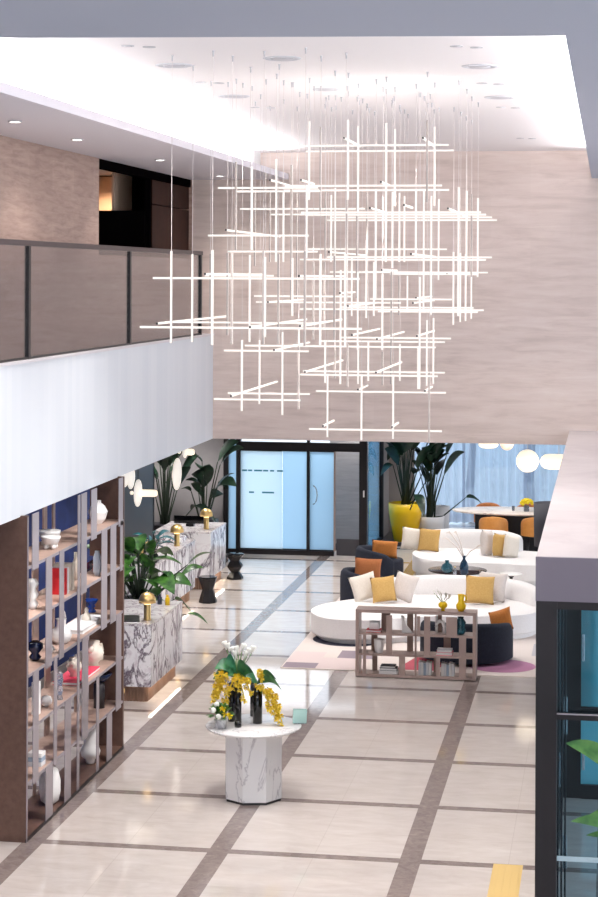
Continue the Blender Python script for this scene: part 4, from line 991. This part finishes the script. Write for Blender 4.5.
def armchair(lab,loc,rz,s=1.,group=None):
    t=thing('barrel_armchair',lab,'armchair',loc,rz,group)
    seat=[(.44*s*math.cos(a),.44*s*math.sin(a)) for a in [2*PI*k/28 for k in range(28)]]
    MB().prism([(x*.9,y*.9) for x,y in seat],0,.06).build('recessed_base',M['black'],t)
    MB().prism(seat,.05,.42,.04,3,True).build('seat',M['navy_f'],t)
    pth=[Vector((.46*s*math.cos(a),.46*s*math.sin(a))) for a in [math.radians(95+ (350)*k/30*0.5+0) for k in range(31)]]
    pth=[Vector((.48*s*math.cos(a),.48*s*math.sin(a))) for a in [math.radians(60+240*k/30) for k in range(31)]]
    zz=[.48+.17*math.sin(PI*min(1,max(0,(k-1)/28)))**.5 for k in range(31)]
    b=MB();sweep_wall(b,pth,zz,.05,.16);b.build('backrest',M['navy_f'],t)
    return t
AG='navy barrel armchairs'
armchair('navy armchair with a brown cushion at the left end of the front white sofa',(-4.3,34.35,.0135),.1,.95,AG)
armchair('navy armchair with a brown cushion at the left end of the back white sofa',(-4.42,37.35,0),.1,.95,AG)
armchair('navy barrel armchair with its back to the low bookcase, orange cushion on it',(-2.2,29.85,.0135),-PI/2+PI,1.35,AG)
def cushion(lab,c,w,h,rz,tilt,m,th=.15,roll=0.,group='lounge cushions'):
    """c = centre of the lower edge"""
    mb=MB();N=10
    for side in (-1,1):
        g=[]
        for i in range(N+1):
            row=[]
            for j in range(N+1):
                u=i/N*2-1;v=j/N*2-1
                pin=1-.07*(1-abs(v)**2)*abs(u)**3;pin2=1-.07*(1-abs(u)**2)*abs(v)**3
                d=th/2*((1-u**4)*(1-v**4))**.6
                row.append(mb.bm.verts.new((u*w/2*pin,side*d,h/2+v*h/2*pin2)))
            g.append(row)
        for i in range(N):
            for j in range(N):
                f=mb.bm.faces.new((g[i][j],g[i+1][j],g[i+1][j+1],g[i][j+1]));f.smooth=True
    bmesh.ops.remove_doubles(mb.bm,verts=mb.bm.verts,dist=.0005)
    o=mb.build('cushion',m);o.location=c;o.rotation_euler=(tilt,roll,rz)
    return tag(o,lab,'cushion',group)
def cat(px,py,Y,z=None):
    p=aty(px,py,Y);
    if z is not None:p.z=z
    return p
zs_=.425
cushion('cream cushion leaning at the left of the front sofa, leftmost of its three',cat(368,610,32.35,zs_+.02),.46,.46,.3,-.35,M['cush_w'],roll=-.25)
cushion('ochre cushion in the middle of the three at the left of the front sofa',cat(385,611,32.2,zs_+.02),.42,.44,.25,-.3,M['cush_y'],roll=-.1)
cushion('greige cushion at the right of the three on the front sofa',cat(400,610,32.4,zs_+.02),.42,.48,-.3,-.3,M['cush_g'],roll=.22)
cushion('large square ochre cushion at the right of the front sofa',cat(479,610,32.35,zs_+.01),.5,.48,.05,-.25,M['cush_y'],roll=.04)
cushion('greige cushion behind the large ochre one on the front sofa',cat(490,606,32.65,zs_+.01),.5,.5,-.1,-.25,M['cush_g'],roll=.08)
cushion('burnt orange cushion peeking above the navy armchair by the low bookcase',cat(503,625,29.85,.44),.42,.36,-.5,-.2,M['cush_o'],roll=-.35)
cushion('brown velvet cushion on the navy armchair beside the front sofa',cat(367,583,34.5,.44),.5,.4,.1,-.2,M['cush_b'],roll=.06)
cushion('tan brown cushion on the farther navy armchair',cat(384,556,37.3,.44),.52,.34,.1,-.2,M['cush_o'],roll=.06)
cushion('cream cushion at the left of the back sofa',cat(411,552,38.55,zs_),.44,.46,.1,-.25,M['cush_w'],roll=.1)
cushion('ochre cushion beside the cream one at the left of the back sofa',cat(428,553,38.45,zs_),.44,.46,-.1,-.25,M['cush_y'],roll=.05)
cushion('greige upright cushion, leftmost of three at the right of the back sofa',cat(487,556,38.1,zs_),.3,.5,.9,-.15,M['cush_g'],.2,.15)
cushion('ochre cushion in the middle of the three at the right of the back sofa',cat(499,557,37.95,zs_),.32,.46,.8,-.15,M['cush_y'],.2,.2)
cushion('cream cushion, rightmost of the three on the back sofa',cat(510,558,37.9,zs_),.36,.44,.6,-.2,M['cush_w'],.18,.25)
# tables
t=thing('coffee_table','oval black coffee table between the two white sofas','table',(-2.85,36.3,0.))
MB().lathe([(.0,.36),(.5,.37),(.52,.385),(.52,.4),(0,.4)],(0,0,0),48,sx=1.08,sy=1.).build('table_top',mat('smoked_table_top',(52,40,42),.12),t)
MB().lathe([(.22,0),(.2,.02),(.12,.2),(.2,.36)],(0,0,0),28).build('pedestal',M['black'],t)
p=atz(447,573,.4);t=thing('round_vase','round teal glass vase on the black coffee table','vase',p);MB().lathe([(.04,0),(.1,.04),(.115,.1),(.09,.16),(.035,.19),(.035,.23),(.02,.22),(0,.05)],(0,0,0),22).build('vase_body',M['teal_g'],t)
MB().lathe([(.036,.23),(.045,.235),(.036,.24)],(0,0,0),16).build('rim',M['teal_g'],t)
p=atz(464,575,.4);t=thing('bottle_vase','tall blue bottle vase with pale branches on the coffee table','vase',p);MB().lathe([(.05,0),(.08,.04),(.085,.16),(.06,.24),(.025,.3),(.03,.36),(.02,.35),(0,.1)],(0,0,0),22).build('vase_body',M['teal_d'],t)
b_=MB()
for a,h in ((-.28,.5),(-.16,.52),(.3,.22),(-.34,.36)): b_.tube([(0,0,.3),(a*.4,0,.34+h*.5),(a,0,.36+h*.9)],.009,5);b_.leaf((a*.7,0,.35+h*.7),(a*1.25,0,.36+h*.85),.05,.2,5,.2,.8)
b_.build('branches',M['cush_g'],t)
p=atz(455,574.5,.4);t=thing('small_bottle','tiny glass bottle between the two blue vases','bottle',p);MB().lathe([(.03,0),(.035,.05),(.012,.09),(.012,.13),(0,.13)],(0,0,0),14).build('bottle_body',M['crystal'],t);MB().lathe([(.014,.13),(.014,.15),(0,.15)],(0,0,0),10).build('stopper',M['gold'],t)
t=thing('side_table','small round white side table with a black foot at the right of the lounge','table',(-1.8,35.65,0))
MB().lathe([(.0,.435),(.2,.44),(.21,.45),(.205,.46),(0,.46)],(0,0,0),32).build('table_top',M['white_c'],t);MB().lathe([(.13,0),(.12,.02),(.03,.05),(.03,.38),(.08,.435)],(0,0,0),20).build('pedestal',M['black'],t)
# dining
dt=thing('dining_table','long oval cream marble high table with a black pedestal by the curtain','table',(-1.95,40.45,0))
MB().lathe([(0,1.0),(.97,1.01),(1.,1.03),(1.,1.045),(.99,1.05),(0,1.05)],(0,0,0),64,sx=1.35,sy=.66).build('table_top',M['tabletop'],dt)
MB().box(-.85,.75,-.18,.18,0,1.0,.01).build('pedestal',M['black'],dt)
def barchair(lab,loc,rz,m):
    t=thing('bar_chair',lab,'chair',loc,rz,'amber bar chairs round the high table')
    MB().lathe([(.2,.64),(.24,.66),(.25,.7),(.22,.73),(0,.735)],(0,0,0),24).build('seat',m,t)
    pth=[Vector((.27*math.cos(a),.27*math.sin(a))) for a in [math.radians(165+210*k/24) for k in range(25)]]
    b=MB();sweep_wall(b,pth,[.86+.2*math.sin(PI*k/24)**.6 for k in range(25)],.66,.07);b.build('backrest',m,t)
    for sx in (-1,1):
        for s2 in (-1,1): MB().tube([(sx*.13,s2*.13,.66),(sx*.2,s2*.2,0)],[.016,.012],8).build('leg',M['black'],t)
    MB().tube([(.185,.185,.25),(-.185,.185,.25),(-.185,-.185,.25),(.185,-.185,.25),(.185,.185,.25)],.009,6).build('footrest',M['black'],t)
def P1(px,py,z): return atz(px,py,z)
barchair('amber leather bar chair in front of the table, left of the two near ones',(-2.36,39.5,0),0,M['orange'])
barchair('amber leather bar chair in front of the table, beside the dark drum lampshade',(-1.5,39.55,0),.1,M['orange'])
barchair('tan bar chair behind the table, left of the two far ones',(-2.6,41.4,0),PI,M['orange_b'])
barchair('tan bar chair behind the table near the yellow flowers',(-1.72,41.4,0),PI,M['orange_b'])
p=Vector((-1.72,40.35,1.05));t=thing('flower_vase','clear vase of bright yellow flowers on the high table','flowers',p)
MB().lathe([(.06,0),(.06,.12),(.055,.12),(.055,.02),(0,.02)],(0,0,0),20).build('vase_body',M['crystal'],t)
y_=MB()
for i in range(40):
    a=rn.uniform(0,2*PI);e=rn.uniform(-.1,1.5);d=Vector((math.cos(a)*math.cos(e)*1.2,math.sin(a)*math.cos(e),math.sin(e)*.8));y_.ball(Vector((0,0,.16))+d*.11,.035,6)
y_.build('yellow_blooms',M['yel_bright'],t)
p=Vector((-2.0,40.4,1.05));t=thing('drinking_glass','small clear glass on the high table left of the flowers','glass',p);MB().lathe([(.03,0),(.035,.1),(.03,.1),(.028,.01),(0,.01)],(0,0,0),16).build('glass_body',M['crystal'],t)
# drum floor lamp
c=aty(551,503,34.5)
t=thing('drum_floor_lamp','big charcoal drum lampshade on a stand, half hidden by the entrance box','lamp',(c.x,34.5,0))
MB().lathe([(.3,1.15),(.31,c.z),(.3,c.z),(.29,1.15)],(0,0,0),40).build('lamp_shade',M['shade'],t)
MB().lathe([(.02,.02),(.02,c.z-.35),(.0,c.z-.35)],(0,0,0),12).lathe([(.18,0),(.17,.02),(0,.025)],(0,0,0),28).build('pole',M['black'],t)
MB().ball((-.02,0,c.z-.1),.055,12).build('bulb',M['opal'],t)
# globe pendants over the table
def pend(lab,px,py,Y,kind,m,L=0,r=.2):
    c=aty(px,py,Y);t=thing('pendant_lamp',lab,'pendant light',c,0,'opal pendants over the high table')
    if kind=='globe': MB().ball((0,0,0),r,18).build('globe_shade',m,t)
    else: MB().lathe([(0,0),(r*.6,.04),(r*.92,.1),(r,.18),(r,L-.18),(r*.92,L-.1),(r*.6,L-.04),(0,L)],(0,0,0),28,R=Matrix.Rotation(PI/2,3,'Y')).build('capsule_shade',m,t)
    xx=0 if kind=='globe' else L/2
    MB().tube([(xx,0,r*.9 if kind=='globe' else r*.9),(xx,0,3.45-c.z)],.008,6).build('stem',M['fit'],t)
pend('glowing opal globe pendant left of the long capsule',527.5,461,36.,'globe',M['opal'],r=.215)
pend('long glowing opal capsule pendant beside the globe',539.5,461.5,36.,'caps',M['opal'],.72,.145)
pend('flat warm-lit pendant cut by the ceiling edge left of the globes',478,444.5,39.,'caps',M['opal'],.42,.08)
pend('dim pinkish globe pendant just under the ceiling edge',507,443.5,39.,'globe',M['opal_dim'],r=.14)
# ================================================================== LIGHTS
def area(name,loc,rot,sx,sy_,e,col=(1,1,1),spread=PI):
    l=bpy.data.lights.new(name,'AREA');l.shape='RECTANGLE';l.size=sx;l.size_y=sy_;l.energy=e;l.color=col;l.spread=spread
    o=bpy.data.objects.new(name,l);C.objects.link(o);o.location=loc;o.rotation_euler=rot;return o
def spot(name,loc,e,col=(1,.95,.88),ang=2.0,r=.08,rot=(0,0,0)):
    l=bpy.data.lights.new(name,'SPOT');l.energy=e;l.color=col;l.spot_size=ang;l.spot_blend=.7;l.shadow_soft_size=r
    o=bpy.data.objects.new(name,l);C.objects.link(o);o.location=loc;o.rotation_euler=rot;return o
# cove strips resting on the lip of the recess, shining up
ym=(YF+YB)/2;ln=YB-YF
area('cove_strip',(XE-.24,ym-.5,ZL+.12),(PI,0,0),.1,ln-1.,430)
area('cove_strip',(XR+.2,ym-.5,ZL+.12),(PI,0,0),.1,ln-1.,400)
area('cove_strip',((XE+XR)/2,YF-.18,ZL+.12),(PI,0,0),XR-XE,.1,600)
# recessed downlights of the raised ceiling, lighting the lobby
for px,py in [(137,45.5),(209,82),(262,107),(466,46),(490,83),(508,107),(526,138)]:
    p=atz(px,py,ZC);spot('downlight_beam',(p.x,p.y,ZC-.08),480 if px<300 else 400,(1,.97,.93),1.6)
for x in (-3.9,-1.2):
    for y in (16,19,22.): pass
# recessed lights under the lounge ceiling and by the reception
for x,y,e in [(-4.2,31,90),(-2.4,31,90),(-3.3,34.5,90),(-1.6,34.5,90),(-3.8,38,90),(-1.8,38,80),(-2.2,41.,70),(-4.2,41.2,70),(-8.7,37.6,60),(-6,33,90),(-6.3,37.5,80),(-7.3,30,80),(-7.9,33,90),(-7.9,36.,90),(-6.9,27,90),(-6.85,24.4,45),(-7.2,22.4,60),(-7.2,20.3,60)]:
    spot('lounge_downlight',(x,y,ZS-.03),e*1.9,(1,.96,.92),2.3,.12)  # the grey-wall and yellow-planter spots are added to brighten those corners
for (x,y,z),(tx,ty,tz),e in (((-1.19,18.9,7.8),(-6.3,20.2,1.7),2300),((-1.18,20.4,7.8),(-6.3,22.6,1.7),2300)):
    d=Vector((tx-x,ty-y,tz-z));o_=spot('shelf_fill',(x,y,z),e,(1,.97,.94),.34,.08);o_.rotation_euler=d.to_track_quat('-Z','Y').to_euler()  # added aimed spots that brighten the tall shelf and its objects
for x,y,e_ in ((-9.2,38.6,260),(-5.5,40.9,120)): spot('alcove_fill',(x,y,ZS-.03),e_,(1,.97,.94),2.5,.1)  # added spots that brighten the grey-wall plants and the passage
# glow under the plinth of each counter
for x,y0,y1 in ((-6.36,26.,27.9),(-7.6,31.4,34.4),(-7.52,35.6,36.9)):
    area('plinth_glow',(x,(y0+y1)/2,.21),(0,0,0),.05,y1-y0,3,(1,.88,.7))
for px,py in ((15,121),(77,139),(160,159.5),(220,175.5)):
    p=atz(px,py,ZL);spot('corridor_beam',(p.x+.25,p.y,ZL-.05),65,(1,.96,.92),2.4)
spot('niche_lamp',(-7.35,27.2,7.4),70,(1,.7,.45),2.6,.05)
# daylight
w=bpy.data.worlds.new('daylight');S.world=w;w.use_nodes=True
nt=w.node_tree;bg=nt.nodes['Background']
tc=nt.nodes.new('ShaderNodeTexCoord');sp=nt.nodes.new('ShaderNodeSeparateXYZ');rp=nt.nodes.new('ShaderNodeValToRGB')
nt.links.new(tc.outputs['Generated'],sp.inputs[0]);nt.links.new(sp.outputs[2],rp.inputs[0]);nt.links.new(rp.outputs[0],bg.inputs[0])
e=rp.color_ramp.elements;e[0].position=0.;e[0].color=(.78,.85,.92,1);e[1].position=.5;e[1].color=(.86,.94,1.06,1)
bg.inputs[1].default_value=2.3
# ================================================================== CAMERA
cam=bpy.data.cameras.new('camera');oc=bpy.data.objects.new('camera',cam);C.objects.link(oc);S.camera=oc
cam.sensor_fit='AUTO';cam.sensor_width=36;cam.lens=F/897*36;cam.shift_y=-(448.5-YH)/897
cam.clip_end=300
oc.matrix_world=Matrix.Translation((0,0,H))@Matrix.Rotation(YAW,4,'Z')@Matrix.Rotation(PI/2,4,'X')@Matrix.Rotation(ROLL,4,'Z')
vs=S.view_settings;vs.view_transform='Standard';vs.look='None';vs.gamma=1;vs.exposure=.12;vs.use_curve_mapping=False
S.cycles.use_denoising=True
S.cycles.max_bounces=8;S.cycles.transparent_max_bounces=16
S.cycles.sample_clamp_indirect=6
for ob in list(C.objects):
    if 'ph' in ob: del ob['ph']
